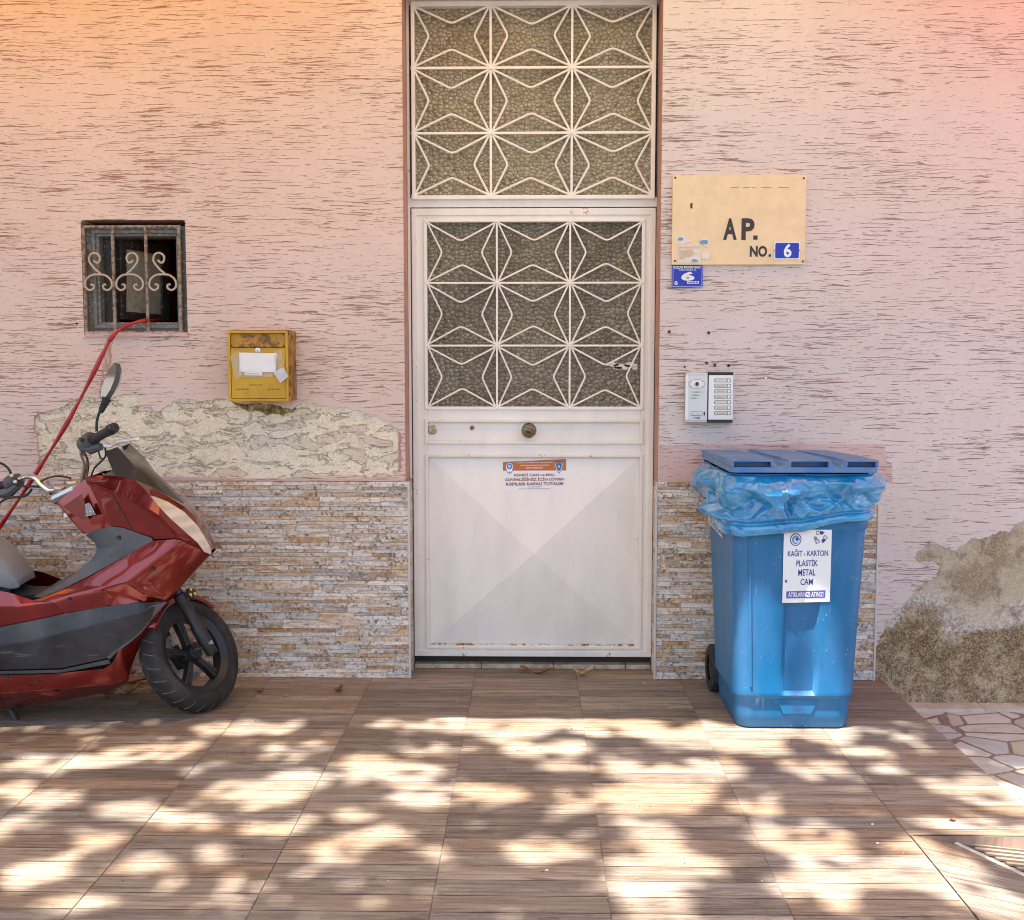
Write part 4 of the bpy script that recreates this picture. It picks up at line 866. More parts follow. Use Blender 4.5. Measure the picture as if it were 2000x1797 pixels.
f = MB(); p0, p1 = C(1349.5, 811.8), C(1371.5, 804); f.prism(rpoly((p0.x, p1.x, p0.z, p1.z)), IY - .001, IY, 1); f.prism(rpoly(grow((p0.x, p1.x, p0.z, p1.z), -.0018)), IY - .002, IY, 0)
c = C(1360.5, 808); text(f, 'Zili Çalınız', c.x, c.z, 17 / 450, 4 / 450, IY - .0024, 1); p0 = C(1375.6, 808); f.prism(rrect(p0.x - .003, p0.x + .003, p0.z - .008, p0.z + .008, .0025), IY - .0012, IY, 1)
c = C(1362.5, 816); text(f, 'AUDIO', c.x, c.z, 9.5 / 450, 4.2 / 450, IY - .001, 1, .02); p0 = C(1355, 816); f.prism([(p0.x - .004, p0.z - .005), (p0.x + .003, p0.z + .004), (p0.x + .005, p0.z + .004), (p0.x - .002, p0.z - .005)], IY - .001, IY, 2)
f.build('name_window', [M['paper'], M['ink'], M['hose']], ic)
f = MB(); f.box(c2.x, c3.x, IY, .0135, c2.z + .012, c3.z - .012); pm = f.build('button_panel', M['alu_light'], ic, bevel=.002)
for za in (c3.z - .012, c2.z): f = MB(); f.box(c2.x, c3.x, IY - .001, .0135, za, za + .012); f.build('black_end_cap', M['hub'], ic, bevel=.002)
scr = ['', 'Daire 6', 'Kapıcı', 'Daire 4', '', 'Daire 2', 'İdare']
for k in range(7):
    py = 743 + k * 10.62; f = MB(); p0, p1 = C(1395, py + 3.8), C(1427.5, py - 3.8)
    f.prism(rrect(p0.x, p1.x, p0.z, p1.z, .004), IY - .001, IY, 0); q0, q1 = C(1396.6, py + 2.8), C(1419.5, py - 2.8); f.prism(rpoly((q0.x, q1.x, q0.z, q1.z)), IY - .002, IY, 1)
    b0_, b1_ = C(1421, py), C(1427, py); f.prism([(b0_.x, b0_.z - .0062), (b0_.x + .006, b0_.z - .0062), (b0_.x + .0115, b0_.z - .003), (b0_.x + .0115, b0_.z + .003), (b0_.x + .006, b0_.z + .0062), (b0_.x, b0_.z + .0062)], IY - .004, IY, 2)
    if scr[k]: c = C(1408, py); text(f, scr[k], c.x, c.z, 15 / 450, 3.6 / 450, IY - .0024, 0, 0, .02)
    f.build('bell_button', [M['greyline'], M['labelcard'], M['alu_light']], pm)

# ------------------------------------------------------------------ wheelie bin, its bag and label
BX = .998; bin_ = thing('wheelie_bin', 'blue plastic wheelie bin with recycling label standing against the wall', 'bin', (BX, -.42, 0))
def yf(z): return -.655 - .055 * min(z, .85) / .8
def yb_(z): return -.215 + .10 * min(z, .85) / .8
def hw(z): return .214 + .034 * min(z, .85) / .8
NF, NS, NC = 44, 14, 6
def bring(z, grow_=0, rad=.055, chan=0.0, dn=1):
    NF_, NS_, NC_ = NF * dn, NS * dn, NC * dn
    x0, x1, y0, y1 = BX - hw(z) - grow_, BX + hw(z) + grow_, yf(z) - grow_, yb_(z) + grow_; out = []
    r = rad + grow_
    def arc(cx, cy, a0):
        for k in range(1, NC_): a = R(a0 + 90 * k / NC_); out.append(Vector((cx + r * math.cos(a), cy + r * math.sin(a), z)))
    for k in range(NF_ + 1):
        x = x0 + r + (x1 - x0 - 2 * r) * k / NF_; u = (x - (BX + .012)) / .068; d = 0
        if abs(u) < 1: d = chan * min(1, (1 - abs(u)) / .16)
        out.append(Vector((x, y0 + d, z)))
    arc(x1 - r, y0 + r, -90)
    for k in range(NS_ + 1): out.append(Vector((x1, y0 + r + (y1 - y0 - 2 * r) * k / NS_, z)))
    arc(x1 - r, y1 - r, 0)
    for k in range(NF_ + 1): out.append(Vector((x1 - r - (x1 - x0 - 2 * r) * k / NF_, y1, z)))
    arc(x0 + r, y1 - r, 90)
    for k in range(NS_ + 1): out.append(Vector((x0, y1 - r - (y1 - y0 - 2 * r) * k / NS_, z)))
    arc(x0 + r, y0 + r, 180)
    return out
def loft(mb, rings, m=0, cap0=False, cap1=False):
    n = len(rings[0]); vs = [v for r_ in rings for v in r_]; fs = []
    for i in range(len(rings) - 1):
        for k in range(n): l = (k + 1) % n; fs.append((i * n + k, i * n + l, (i + 1) * n + l, (i + 1) * n + k))
    if cap0: fs.append(tuple(reversed(range(n))))
    if cap1: fs.append(tuple(range((len(rings) - 1) * n, len(rings) * n)))
    mb.add(vs, fs, m)
f = MB(); lv_ = [(0.0, -.010, 0), (.008, .0, 0), (.060, .001, 0), (.118, .002, 0), (.124, .004, 0), (.128, .012, 0), (.136, .014, 0), (.150, .012, .016), (.25, .009, .020), (.42, .007, .020), (.56, .006, .018), (.66, .005, .010), (.72, .004, 0), (.765, .004, 0), (.772, .006, 0), (.780, .013, 0), (.80, .014, 0), (.90, .014, 0), (.955, .016, 0), (.96, .026, 0), (.985, .027, 0)]
loft(f, [bring(z, g_, .055, c_) for z, g_, c_ in lv_], 0, True, False); body_ = f.build('bin_body', M['binblue'], bin_, smooth=50)
f = MB(); cz = .09; xm = BX + .012
f.prism([(xm - .055, .060), (xm + .055, .060), (xm + .082, .118), (xm - .082, .118)], yf(.09) - .006, yf(.09) + .01); f.build('base_lip', M['binblue'], bin_, bevel=.004)
f = MB()                                       # raised corner ribs down the left side and front
for xx in (BX - .225,): f.tube([(xx + .022 + .035, yf(.16) - .012, .17), (xx + .0 + .035, yf(.74) - .006, .74)], .006, 6)
f.build('corner_rib', M['binblue'], bin_, smooth=60)
for sx in (-1, 1):
    f = MB(); cx = BX + sx * .222
    f.lathe([(.055, -.02), (.085, -.024), (.098, -.016), (.100, 0), (.098, .016), (.085, .024), (.055, .02)], (cx, -.165, .10), (sx, 0, 0), 28)
    wl = f.build('wheel', M['rubber'], bin_, smooth=50); f = MB(); f.lathe([(.056, -.018), (.056, .012), (.040, .006), (.020, .016), (0, .018)], (cx, -.165, .10), (sx, 0, 0), 24)
    for k in range(6): a = R(60 * k); f.tube([(cx + sx * .016, -.165, .10), (cx + sx * .012, -.165 + .05 * math.cos(a), .10 + .05 * math.sin(a))], .005, 5)
    f.build('hub', M['hub'], wl, smooth=40)
f = MB(); f.tube([(BX - .2, -.165, .10), (BX + .2, -.165, .10)], .012, 10); f.build('axle', M['steel'], bin_)
# lid
f = MB(); LX0, LX1, LF, LB = .722, 1.262, -.768, -.085; N = 10
def lidz(t): return .993 + .012 * math.sin(math.pi * t)
f.prism(rrect(LX0, LX1, LF, LB, .03), 0, 1); 
for v in f.v: t = (v.z - LF) / (LB - LF); v_ = (v.x, v.z, (.992 if v.y == 0 else 1.012)); v.x, v.y, v.z = v_
for xa, xb in ((.728, .878), (.936, 1.086), (1.140, 1.258)):
    yF, yB, z0, z1 = LF + .006, LB + .02, 1.012, 1.037; dp_ = .05
    f.add([(xa, yF + dp_, z0), (xb, yF + dp_, z0), (xb, yF + dp_, z1 - .004), (xa, yF + dp_, z1 - .004)], [(0, 1, 2, 3)])        # back of the hand hold
    f.box(xa, xb, yF, yF + .2, z1 - .006, z1 + .001); f.box(xa - .003, xa + .008, yF + .001, yF + .2, z0, z1 - .001); f.box(xb - .008, xb + .003, yF + .001, yF + .2, z0, z1 - .001)
    f.add([(xa - .003, yF + .19, z0), (xb + .003, yF + .19, z0), (xb + .003, yF + .19, z1), (xa - .003, yF + .19, z1), (xa - .003, yB, z0), (xb + .003, yB, z0), (xb + .003, yB, z1 - .012), (xa - .003, yB, z1 - .012)], [(3, 2, 6, 7), (0, 3, 7, 4), (1, 5, 6, 2), (4, 7, 6, 5)])
for xa, xb in ((.878, .936), (1.086, 1.140)):
    q = .020; yF = LF + .012; yB = LB + .03; zt_ = 1.035
    f.add([(xa, yF, zt_), (xa + q, yF - .004, 1.0125), (xa + q, yB, 1.0125), (xa, yB, zt_ - .010), (xb - q, yF - .004, 1.0125), (xb, yF, zt_), (xb, yB, zt_ - .010), (xb - q, yB, 1.0125), (xa, yF - .004, 1.0125), (xb, yF - .004, 1.0125)], [(0, 1, 2, 3), (4, 5, 6, 7), (0, 8, 1), (4, 9, 5)])
lid = f.build('lid', M['lid'], bin_, bevel=.004, seg=2)
# label on the front
f = MB(); ly = 0; p0, p1 = P(1526, 1178, -.70), P(1623, 1030, -.705); l0, l1, m0, m1 = p0.x, p1.x, p0.z, p1.z
lw_, lh_ = l1 - l0, m1 - m0
def lp(u, v): return (l0 + u * lw_ + .004 * (1 - v), m0 + v * lh_ + .006 * u)
f.prism([lp(0, 0), lp(1, 0), lp(1, 1), lp(0, 1)], 0, .0012, 0)
for s_, u, v, ww, hh in (('KAĞIT - KARTON', .51, .665, .84, .102), ('PLASTİK', .50, .535, .45, .105), ('METAL', .50, .40, .36, .085), ('CAM', .50, .275, .26, .085)):
    c = lp(u, v); text(f, s_, c[0], c[1], ww * lw_, hh * lh_, -.0008, 1, .012, .02)
f.prism([lp(.08, .06), lp(.90, .055), lp(.90, .155), lp(.08, .155)], -.0008, 0, 2); c = lp(.49, .107); text(f, 'ATIKLARINIZI ATINIZ!', c[0], c[1], .74 * lw_, .062 * lh_, -.0016, 0, .02, .02)
c = lp(.25, .84); f.prism(ellipse(c[0], c[1], .021, .024, 24), -.0008, 0, 1); f.prism(ellipse(c[0], c[1], .0175, .0205, 24), -.0014, 0, 0); f.prism(ellipse(c[0], c[1], .0145, .0165, 24), -.002, 0, 3); f.prism(ellipse(c[0] + .002, c[1] - .002, .009, .009, 16), -.0026, 0, 0); f.prism(ellipse(c[0] + .004, c[1] + .001, .006, .006, 12), -.0032, 0, 1)
cx, cz = lp(.76, .86)
for k in range(3):
    a = R(90 + 120 * k); 
    def rr_(r, t): aa = a + R(t); r *= 1.2; return (cx + r * math.cos(aa), cz + r * math.sin(aa))
    f.prism([rr_(.010, -38), rr_(.021, -38), rr_(.021, 8), rr_(.010, 8)], -.0008, 0, 1 if k != 1 else 4)
    f.prism([rr_(.010, 14), rr_(.021, 14), rr_(.024, 30), rr_(.016, 58), rr_(.008, 30)], -.0008, 0, 4 if k != 1 else 1)
    if k != 5: f.prism([rr_(.0125, 19), rr_(.0185, 19), rr_(.020, 30), rr_(.0155, 46), rr_(.0115, 30)], -.0014, 0, 0)
c = lp(.07, .29); f.prism([(c[0] + .007 * math.cos(R(45 * q) ) * (1 if q % 2 else .4), c[1] + .009 * math.sin(R(45 * q)) * (1 if q % 2 else .4)) for q in range(8)], -.0008, 0, 1)
for v in f.v: v.y += yf(v.z) - .0095 - (.004 if v.z > .78 else 0) * 0
lb = f.build('recycling_label', [M['paper'], M['inkblue'], M['band'], M['skyblue'], M['greyline']], bin_); lb['label'] = 'white recycling label with indigo lettering on the bin front'
f = MB(); text(f, 'BELEDİYESİ', 0, 0, .33, .062, 0, 0, .01)
for v in f.v: z = .752 + v.z - .15 * v.x * .3; v.x, v.y, v.z = BX - hw(z) - .0148, -.365 - v.x, z
f.build('side_lettering', M['signwhite'], bin_)
# the bag
bag = thing('bin_bag', 'crinkled blue plastic bag lining the bin and folded over its rim', 'bin bag', (BX, -.42, .75))
rr = random.Random(5); rows = 60; base_r = bring(.85, 0, .06, 0, 3); nb_ = len(base_r)
def hem(p):
    u = (p.x - (BX - .25)) / .5; v = (p.y + .71) / .6     # across, backwards
    fr = .748 + .062 * max(0, min(1, u)) ** 1.3 + (.0 if u < .5 else .012 * math.sin((u - .5) * 6))
    return fr + .065 * max(0, min(1, v))
prof = [(0, .004), (.05, .030), (.14, .050), (.28, .056), (.45, .046), (.62, .033), (.74, .024), (.80, .008), (.82, .006), (.84, .020), (.90, .025), (.97, .022), (1, .016)]
def pf(t):
    for (a, x), (b, y) in zip(prof, prof[1:]):
        if t <= b: return x + (y - x) * (t - a) / (b - a)
    return prof[-1][1]
_CELL = {}
def cell(i, j, k, s_):
    key = (i, j, k, s_)
    if key not in _CELL: r_ = random.Random((i * 73856093) ^ (j * 19349663) ^ (k * 83492791) ^ int(s_ * 1000)); _CELL[key] = (i + r_.random(), j + r_.random(), k + r_.random(), r_.uniform(-1, 1), r_.uniform(-1, 1), r_.uniform(-1, 1))
    return _CELL[key]
def crease(p, z, sc_, am):
    """flat facets meeting in sharp folds"""
    x, y, w0 = p.x * sc_ + z * sc_ * .5, p.y * sc_, z * sc_ * 1.3 - p.x * sc_ * .35; i, j, k = math.floor(x), math.floor(y), math.floor(w0); near = []
    for a in (-1, 0, 1):
        for b in (-1, 0, 1):
            for c in (-1, 0, 1):
                q = cell(i + a, j + b, k + c, sc_); near.append((math.sqrt((x - q[0]) ** 2 + (y - q[1]) ** 2 + (w0 - q[2]) ** 2), q))
    near.sort(key=lambda t_: t_[0]); d0 = near[0][0]; tw = o_ = 0
    for d_, q in near[:3]:
        w_ = math.exp(-(d_ - d0) * 26); o_ += w_ * am / sc_ * (q[3] * (x - q[0]) + q[4] * (y - q[1]) + q[5] * (w0 - q[2]) + q[3] * .18); tw += w_
    return o_ / tw
rings = []
cen = Vector((BX, -.42, 0))
for j in range(rows + 1):
    t = j / rows; ring_ = []
    for k in range(nb_):
        p = base_r[k]; a, b = base_r[(k - 1) % nb_], base_r[(k + 1) % nb_]; tn = (b - a).normalized(); nm = Vector((tn.y, -tn.x, 0))
        zt_ = .985 + .006 * mnoise.noise((p.x * 9, p.y * 9, 0)); z = zt_ + (hem(p) - zt_) * t
        wob = mnoise.noise((p.x * 6, p.y * 6, z * 8)) * .012 + crease(p, z, 6.0, .38) + crease(p, z, 13, .33) + crease(p, z, 30, .18)
        amp = max(0, min(1, t * 7)) * (1 if t < .74 else .25)
        sideb = 1.0 + .5 * max(0, min(1, (p.x - BX - .12) / .12)) * (1 if t < .82 else .4) + .12 * max(0, min(1, (BX - .12 - p.x) / .12)) * (1 if t < .6 else .3)
        off = max(.016 if t > .02 else .002, pf(t) * sideb + wob * amp + .010)
        ring_.append(p + nm * off + Vector((0, 0, z - p.z + mnoise.noise((p.x * 12, p.y * 12, 7)) * .006 * t)))
    rings.append(ring_)
f = MB(); loft(f, rings); bo_ = f.build('bag_film', M['bag'], bag, smooth=180)
md = bo_.modifiers.new('sol', 'SOLIDIFY'); md.thickness = .0015

# ------------------------------------------------------------------ dry leaves
def dry_leaf(px, py, L_, W_, ang, curl, label, seed, mt='dryleaf', wavy=0):
    rl = random.Random(seed); p = PF(px, py, .002); o = None; n, k = 14, 5; vs = []; ca, sa = math.cos(ang), math.sin(ang)
    for i in range(n + 1):
        u = i / n; wd_ = W_ * (math.sin(math.pi * (u * .92 + .04)) ** .75) * (1 + .25 * mnoise.noise((u * 5, seed, 0)))
        for j in range(k):
            v = (j / (k - 1) - .5) * 2; a = (u - .5) * L_; b = v * wd_ + wavy * math.sin(u * 9 + seed) * .5
            z = curl * (v * v * .6 + (2 * u - 1) ** 2 * .6) * W_ + wavy * .7 * (1 + math.sin(u * 7 + seed)) + abs(mnoise.noise((u * 6, v * 2, seed))) * W_ * .35
            vs.append((p.x + a * ca - b * sa, p.y + a * sa + b * ca, .002 + z))
    m = MB(); m.add(vs, [(i * k + j, (i + 1) * k + j, (i + 1) * k + j + 1, i * k + j + 1) for i in range(n) for j in range(k - 1)])
    th = thing('dry_leaf', label, 'leaf', p, 'dry leaves on the terrace'); b = m.build('blade', M[mt], th, smooth=180)
    b.modifiers.new('s', 'SOLIDIFY').thickness = .0008
for a in ((1050, 1315, .16, .009, -.15, 1.4, 'long thin brown dry leaf lying before the doorstep', 1, 'dryleaf', .012), (1140, 1320, .10, .017, .25, 1.6, 'curled tan dry leaf at the right end of the doorstep', 2, 'tanleaf', .008), (1024, 1313, .055, .010, .3, 1.2, 'short twisted leaf left of the long one at the doorstep', 11, 'dryleaf', .005),
          (662, 1350, .045, .016, 1.0, 1.3, 'reddish brown leaf alone on the tiles left of the door', 3, 'dryleaf', 0), (509, 1352, .035, .011, .6, 1.3, 'small brown leaf right of the scooter front wheel', 4, 'dryleaf', 0), (558, 1360, .028, .006, .1, 1, 'tiny ochre leaf scrap between two bigger leaves on the tiles', 5, 'tanleaf', 0),
          (206, 1360, .09, .016, .25, 1.3, 'brown crumpled leaf under the scooter belly, nearest the viewer', 6, 'dryleaf', .008), (250, 1354, .10, .022, .1, 1.5, 'pale tan crumpled leaf under the scooter nose', 7, 'tanleaf', .008), (262, 1334, .13, .012, .1, 1.3, 'long brown leaf by the wall behind the scooter', 8, 'dryleaf', .006), (300, 1345, .10, .008, .25, 1.2, 'thin curled leaf left of the scooter front tyre', 9, 'tanleaf', .006), (10, 1392, .09, .018, .4, 1.5, 'brown leaf beside the scooter stand at the left edge', 10, 'dryleaf', .006),
          (735, 1317, .03, .005, 0, 1, 'dark leaf scrap at the foot of the left tiled wall', 12, 'dryleaf', 0), (1860, 1602, .02, .008, .2, .8, 'dark leaf bit on the sunny tiles near the grate', 13, 'dryleaf', 0)):
    dry_leaf(*a)
# specks of paper and dust on the tiles
for k, (px, py, s_) in enumerate(((1068, 1701, .005), (1704, 1611, .0045), (1714, 1648, .004), (1258, 1335, .003))):
    p = PF(px, py, .001); m = MB(); m.prism(ragged(ellipse(0, 0, s_, s_ * .7, 8), .003, 2, k, True), 0, .003)
    for v in m.v: v.x, v.y, v.z = p.x + v.x, p.y + v.z, .001 + v.y
    tag(m.build('paper_scrap', M['paper']), ['white paper scrap on the shaded tiles before the door', 'white paper scrap on sunny tiles right of the bin', 'tiny white scrap on the sunny tiles near the grate', 'tiny white scrap on the tiles near the doorstep'][k], 'paper scrap', 'paper scraps on the terrace')

gm_ = MB(); rg = random.Random(17)
for k in range(420):
    x_, y_ = rg.uniform(-2.7, 2.0), -abs(rg.gauss(0, 1.0)) - .01; q = rg.uniform(.0012, .0034)
    if x_ > 1.1 and y_ < RAMPY + .05 or x_ > 1.5 or y_ < -3.2: continue
    gm_.lathe([(0, q * .9), (q * .7, q * .7), (q, .0)], (x_, y_, .0005), (0, 0, 1), 5)
tag(gm_.build('floor_grit', worn('grit', (.12, .09, .06), (.5, .45, .38), .5, .9, 0, 30)), kind='stuff')
# ------------------------------------------------------------------ scooter
Wc = P(374, 1270, -.43); PSI = R(8)
E = Vector((math.cos(PSI), math.sin(PSI), 0)); NR = Vector((math.sin(PSI), -math.cos(PSI), 0)); O = Vector((Wc.x, Wc.y, 0)); UP = Vector((0, 0, 1))
def PS(px, py, w_=0):
    d = ray(px, py); t_ = (w_ + (O - CAM).dot(NR)) / d.dot(NR); return CAM + d * t_
def mir(p): return p - NR * (2 * (p - O).dot(NR))
sc = thing('motor_scooter', 'dark red motor scooter leaning on its stand before the stone tiles', 'scooter', (Wc.x - .8, Wc.y, 0))
def panel(name, mt, pts, faces, chains=(), parent=sc, bevel=.007, both=True, smooth=72, sub=0):
    if both and not chains:
        V_ = [PS(*p) for p in pts]; res = []
        for q_ in (V_, [mir(p) for p in V_]): m = MB(); m.add(q_, [tuple(f_) for f_ in faces]); res.append(m.build(name, M[mt] if isinstance(mt, str) else mt, parent, bevel=bevel, smooth=smooth, weld=True, ang=18))
        return res[0]
    m = MB(); n = len(pts); V_ = [PS(*p) for p in pts]; vs = V_ + ([mir(p) for p in V_] if both else []); fs = [tuple(f_) for f_ in faces]
    if both: fs += [tuple(i + n for i in reversed(f_)) for f_ in faces]
    for ch in chains:
        for a, b in zip(ch, ch[1:]): fs.append((a, b, b + n, a + n))
    m.add(vs, fs); return m.build(name, M[mt] if isinstance(mt, str) else mt, parent, bevel=bevel, smooth=smooth, weld=True, sub=sub, ang=18)
def strip(a, b): return [(a[i], b[i], b[i + 1], a[i + 1]) for i in range(len(a) - 1)]
# dark inner hull that fills the gaps
core = [(150, 955), (262, 945), (345, 1000), (398, 1060), (372, 1120), (322, 1175), (300, 1205), (262, 1262), (240, 1335), (0, 1375), (-300, 1330), (-420, 1080), (-400, 1045), (-200, 1105), (40, 1162), (130, 1160), (200, 1085), (160, 1020)]
m = MB(); n = len(core); A_ = [PS(a, b, .085) for a, b in core]; B_ = [PS(a, b, .085) - NR * .17 for a, b in core]
tri = tessellate_polygon([[Vector((p[0], -p[1], 0)) for p in core]]); m.add(A_ + B_, [tuple(t_) for t_ in tri] + [tuple(i + n for i in reversed(t_)) for t_ in tri] + [(i, i + n, (i + 1) % n + n, (i + 1) % n) for i in range(n)])
m.build('inner_hull', M['hub'], sc)
# upper front cowl
panel('front_cowl', 'red', [(165, 932, .11), (195, 928, .13), (228, 930, .15), (262, 936, .155), (284, 957, .16), (293, 968, .162), (313, 992, .158), (333, 1013, .152), (360, 1037, .146), (386, 1060, .122), (350, 1051, .192), (313, 1012, .194), (275, 987, .192), (225, 964, .182), (172, 942, .142), (398, 1078, .10), (412, 1083, .062)],
      [(0, 1, 13, 14), (1, 2, 13), (2, 3, 12, 13), (3, 4, 12), (4, 5, 12), (5, 6, 11, 12), (6, 7, 11), (7, 8, 10, 11), (8, 9, 10), (9, 15, 10)])
panel('cowl_side', 'red', [(172, 944, .135), (222, 967, .170), (275, 990, .182), (313, 1015, .184), (349, 1052, .184), (298, 1053, .172), (258, 1037, .170), (240, 1032, .166), (215, 1029, .160)],
      [(0, 1, 7, 8), (1, 2, 6, 7), (2, 3, 5, 6), (3, 4, 5)])
panel('cowl_seam', 'hub', [(217, 964, .1715), (219, 964, .1715), (259.5, 1036, .1735), (257.5, 1036, .1735)], [(0, 1, 2, 3)], bevel=0)
panel('ridge_line', 'red', [(168, 938, .146), (225, 961, .188), (275, 984, .197), (313, 1008, .199), (352, 1049, .197), (350, 1055, .192), (312, 1016, .193), (274, 991, .191), (224, 968, .181), (170, 946, .140)], [(0, 1, 8, 9), (1, 2, 7, 8), (2, 3, 6, 7), (3, 4, 5, 6)], bevel=.002)
ish = panel('leg_shield', 'red', [(110, 983, .085), (130, 966, .10), (150, 948, .11), (166, 934, .118), (173, 945, .137), (215, 1029, .160), (178, 1041, .150), (162, 1044, .138), (133, 1011, .115)],
      [(0, 1, 8), (1, 2, 7, 8), (2, 3, 4), (2, 4, 6, 7), (4, 5, 6)], chains=[(0, 1, 2, 3), (7, 8, 0)])
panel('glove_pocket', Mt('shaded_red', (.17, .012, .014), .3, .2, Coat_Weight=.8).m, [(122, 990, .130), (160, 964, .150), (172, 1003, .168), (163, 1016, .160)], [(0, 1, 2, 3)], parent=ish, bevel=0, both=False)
panel('pocket_latch', worn('pocket_reflector', (.16, .15, .14), (.5, .48, .45), .52, .2, .4, 160), [(167, 984, .164), (175, 982, .166), (187, 1005, .174), (167, 1009, .172)], [(0, 1, 2, 3)], parent=ish, bevel=0, both=False)
panel('silver_badge', 'alu_light', [(123, 1004, .125), (128, 1002, .127), (132, 1009, .129), (126, 1011, .127)], [(0, 1, 2, 3)], parent=ish, bevel=0, both=False)
# grey centre trim
panel('centre_trim', 'greyplastic', [(167, 1046, .148), (180, 1037, .155), (216, 1028, .166), (240, 1031, .172), (297, 1051, .180), (299, 1059, .182), (238, 1090, .181), (170, 1127, .184), (120, 1152, .188), (82, 1167, .19), (66, 1166, .165), (112, 1145, .135), (150, 1117, .13), (184, 1086, .13), (189, 1072, .13), (185, 1060, .135), (224, 1070, .182), (210, 1088, .180)],
      [(0, 1, 14, 15), (1, 2, 16, 14), (2, 3, 16), (3, 4, 5, 16), (16, 5, 6, 17), (14, 16, 17, 13), (13, 17, 12), (17, 6, 7, 12), (7, 8, 11, 12), (8, 9, 10, 11)], chains=[(0, 15, 14, 13, 12, 11, 10)], bevel=.006)
# red side panel with its raised crest and scoop
panel('side_panel', 'red', [(299, 1056, .183), (238, 1091, .183), (170, 1129, .187), (120, 1154, .191), (82, 1168, .196), (64, 1173, .2),
      (350, 1053, .194), (300, 1096, .222), (250, 1137, .229), (200, 1150, .221), (150, 1158, .216), (100, 1174, .211),
      (398, 1078, .112), (412, 1084, .066), (376, 1122, .115), (330, 1110, .192), (290, 1141, .200), (328, 1173, .150), (288, 1163, .208), (230, 1161, .196), (270, 1176, .203), (208, 1183, .207), (125, 1198, .209)],
      [(0, 6, 7), (0, 7, 1), (1, 7, 8, 2), (2, 8, 9, 3), (3, 9, 10, 4), (4, 10, 11, 5), (6, 12, 15), (12, 13, 14, 15), (6, 15, 7), (7, 15, 16, 8), (15, 14, 17, 16), (8, 16, 18), (16, 17, 18), (8, 18, 19), (18, 17, 20, 19), (8, 19, 9), (19, 20, 21), (19, 21, 9), (9, 21, 22, 10), (10, 22, 11)], chains=[(13, 14, 17)], bevel=.012)
panel('rear_body', 'red', [(66, 1173, .2), (20, 1158, .206), (-40, 1146, .212), (-200, 1098, .20), (-420, 1030, .12), (126, 1199, .208), (65, 1211, .208), (0, 1224, .209), (-120, 1230, .205), (-300, 1150, .17), (-430, 1060, .09), (100, 1176, .210), (30, 1185, .222), (-40, 1185, .226), (-200, 1140, .212), (-425, 1045, .13)],
      [(0, 11, 12, 1), (1, 12, 13, 2), (2, 13, 14, 3), (3, 14, 15, 4), (11, 5, 6, 12), (12, 6, 7, 13), (13, 7, 8, 14), (14, 8, 9), (14, 9, 10, 15)], chains=[(4, 15, 10, 9, 8)], bevel=.005)
e_ = [(328, 1175, .160), (270, 1177, .206), (208, 1184, .211), (125, 1199, .213), (65, 1212, .213), (0, 1225, .213), (-120, 1233, .21)]
m_ = [(290, 1187, .212), (264, 1200, .219), (205, 1215, .228), (140, 1232, .231), (65, 1252, .229), (0, 1262, .226), (-120, 1266, .22)]
f_ = [(276, 1233, .200), (257, 1250, .206), (226, 1272, .211), (212, 1285, .212), (120, 1305, .212), (0, 1308, .212), (-120, 1306, .21)]
panel('floor_panel', 'charcoal', e_ + m_ + f_ + [(303, 1200, .172)], strip(range(0, 7), range(7, 14)) + strip(range(7, 14), range(14, 21)) + [(0, 21, 14, 7)], bevel=.006)
panel('panel_lip', 'greyplastic', [(328, 1176, .158), (322, 1181, .172), (302, 1203, .182), (276, 1236, .201), (258, 1252, .207), (228, 1274, .212), (214, 1288, .213), (208, 1282, .213), (221, 1268, .212), (250, 1249, .207), (268, 1232, .203), (284, 1200, .205), (291, 1184, .208)], [(0, 1, 12), (1, 2, 11, 12), (2, 3, 10, 11), (3, 4, 9, 10), (4, 5, 8, 9), (5, 6, 7, 8)], bevel=.002)
panel('footboard_edge', 'greyplastic', [(212, 1288, .205), (120, 1308, .206), (0, 1311, .206), (-120, 1309, .206), (-120, 1315, .203), (0, 1317, .203), (120, 1314, .203), (216, 1296, .200)], [(0, 1, 6, 7), (1, 2, 5, 6), (2, 3, 4, 5)], bevel=.002)
u_ = [(312, 1192, .15), (296, 1199, .175), (262, 1246, .19), (231, 1272, .2), (220, 1294, .205), (205, 1306, .209), (100, 1317, .211), (0, 1319, .211), (-120, 1317, .21)]
v_ = [(309, 1212, .125), (284, 1250, .13), (270, 1268, .14), (258, 1300, .15), (250, 1330, .15), (225, 1336, .185), (110, 1346, .205), (0, 1352, .206), (-120, 1352, .2)]
w_ = [(309, 1214, .10), (284, 1252, .10), (271, 1270, .10), (259, 1302, .10), (248, 1335, .10), (212, 1353, .10), (100, 1373, .10), (0, 1387, .10), (-120, 1385, .10)]
panel('lower_fairing', 'red', u_ + v_ + w_, strip(range(0, 9), range(9, 18)) + strip(range(9, 18), range(18, 27)), chains=[tuple(range(18, 27))], bevel=.006)
panel('fairing_crease', 'red', [(0, 1328, .2085), (60, 1338, .2095), (118, 1352, .196), (112, 1362, .170), (55, 1352, .203), (0, 1345, .206)], [(0, 1, 4, 5), (1, 2, 3, 4)], bevel=.003)
panel('splash_guard', 'red', [(313, 1192, .10), (308, 1232, .085), (297, 1250, .08), (285, 1265, .075), (272, 1268, .08), (284, 1250, .10), (300, 1215, .115)], [(0, 1, 6), (1, 2, 5, 6), (2, 3, 4, 5)], bevel=.002)
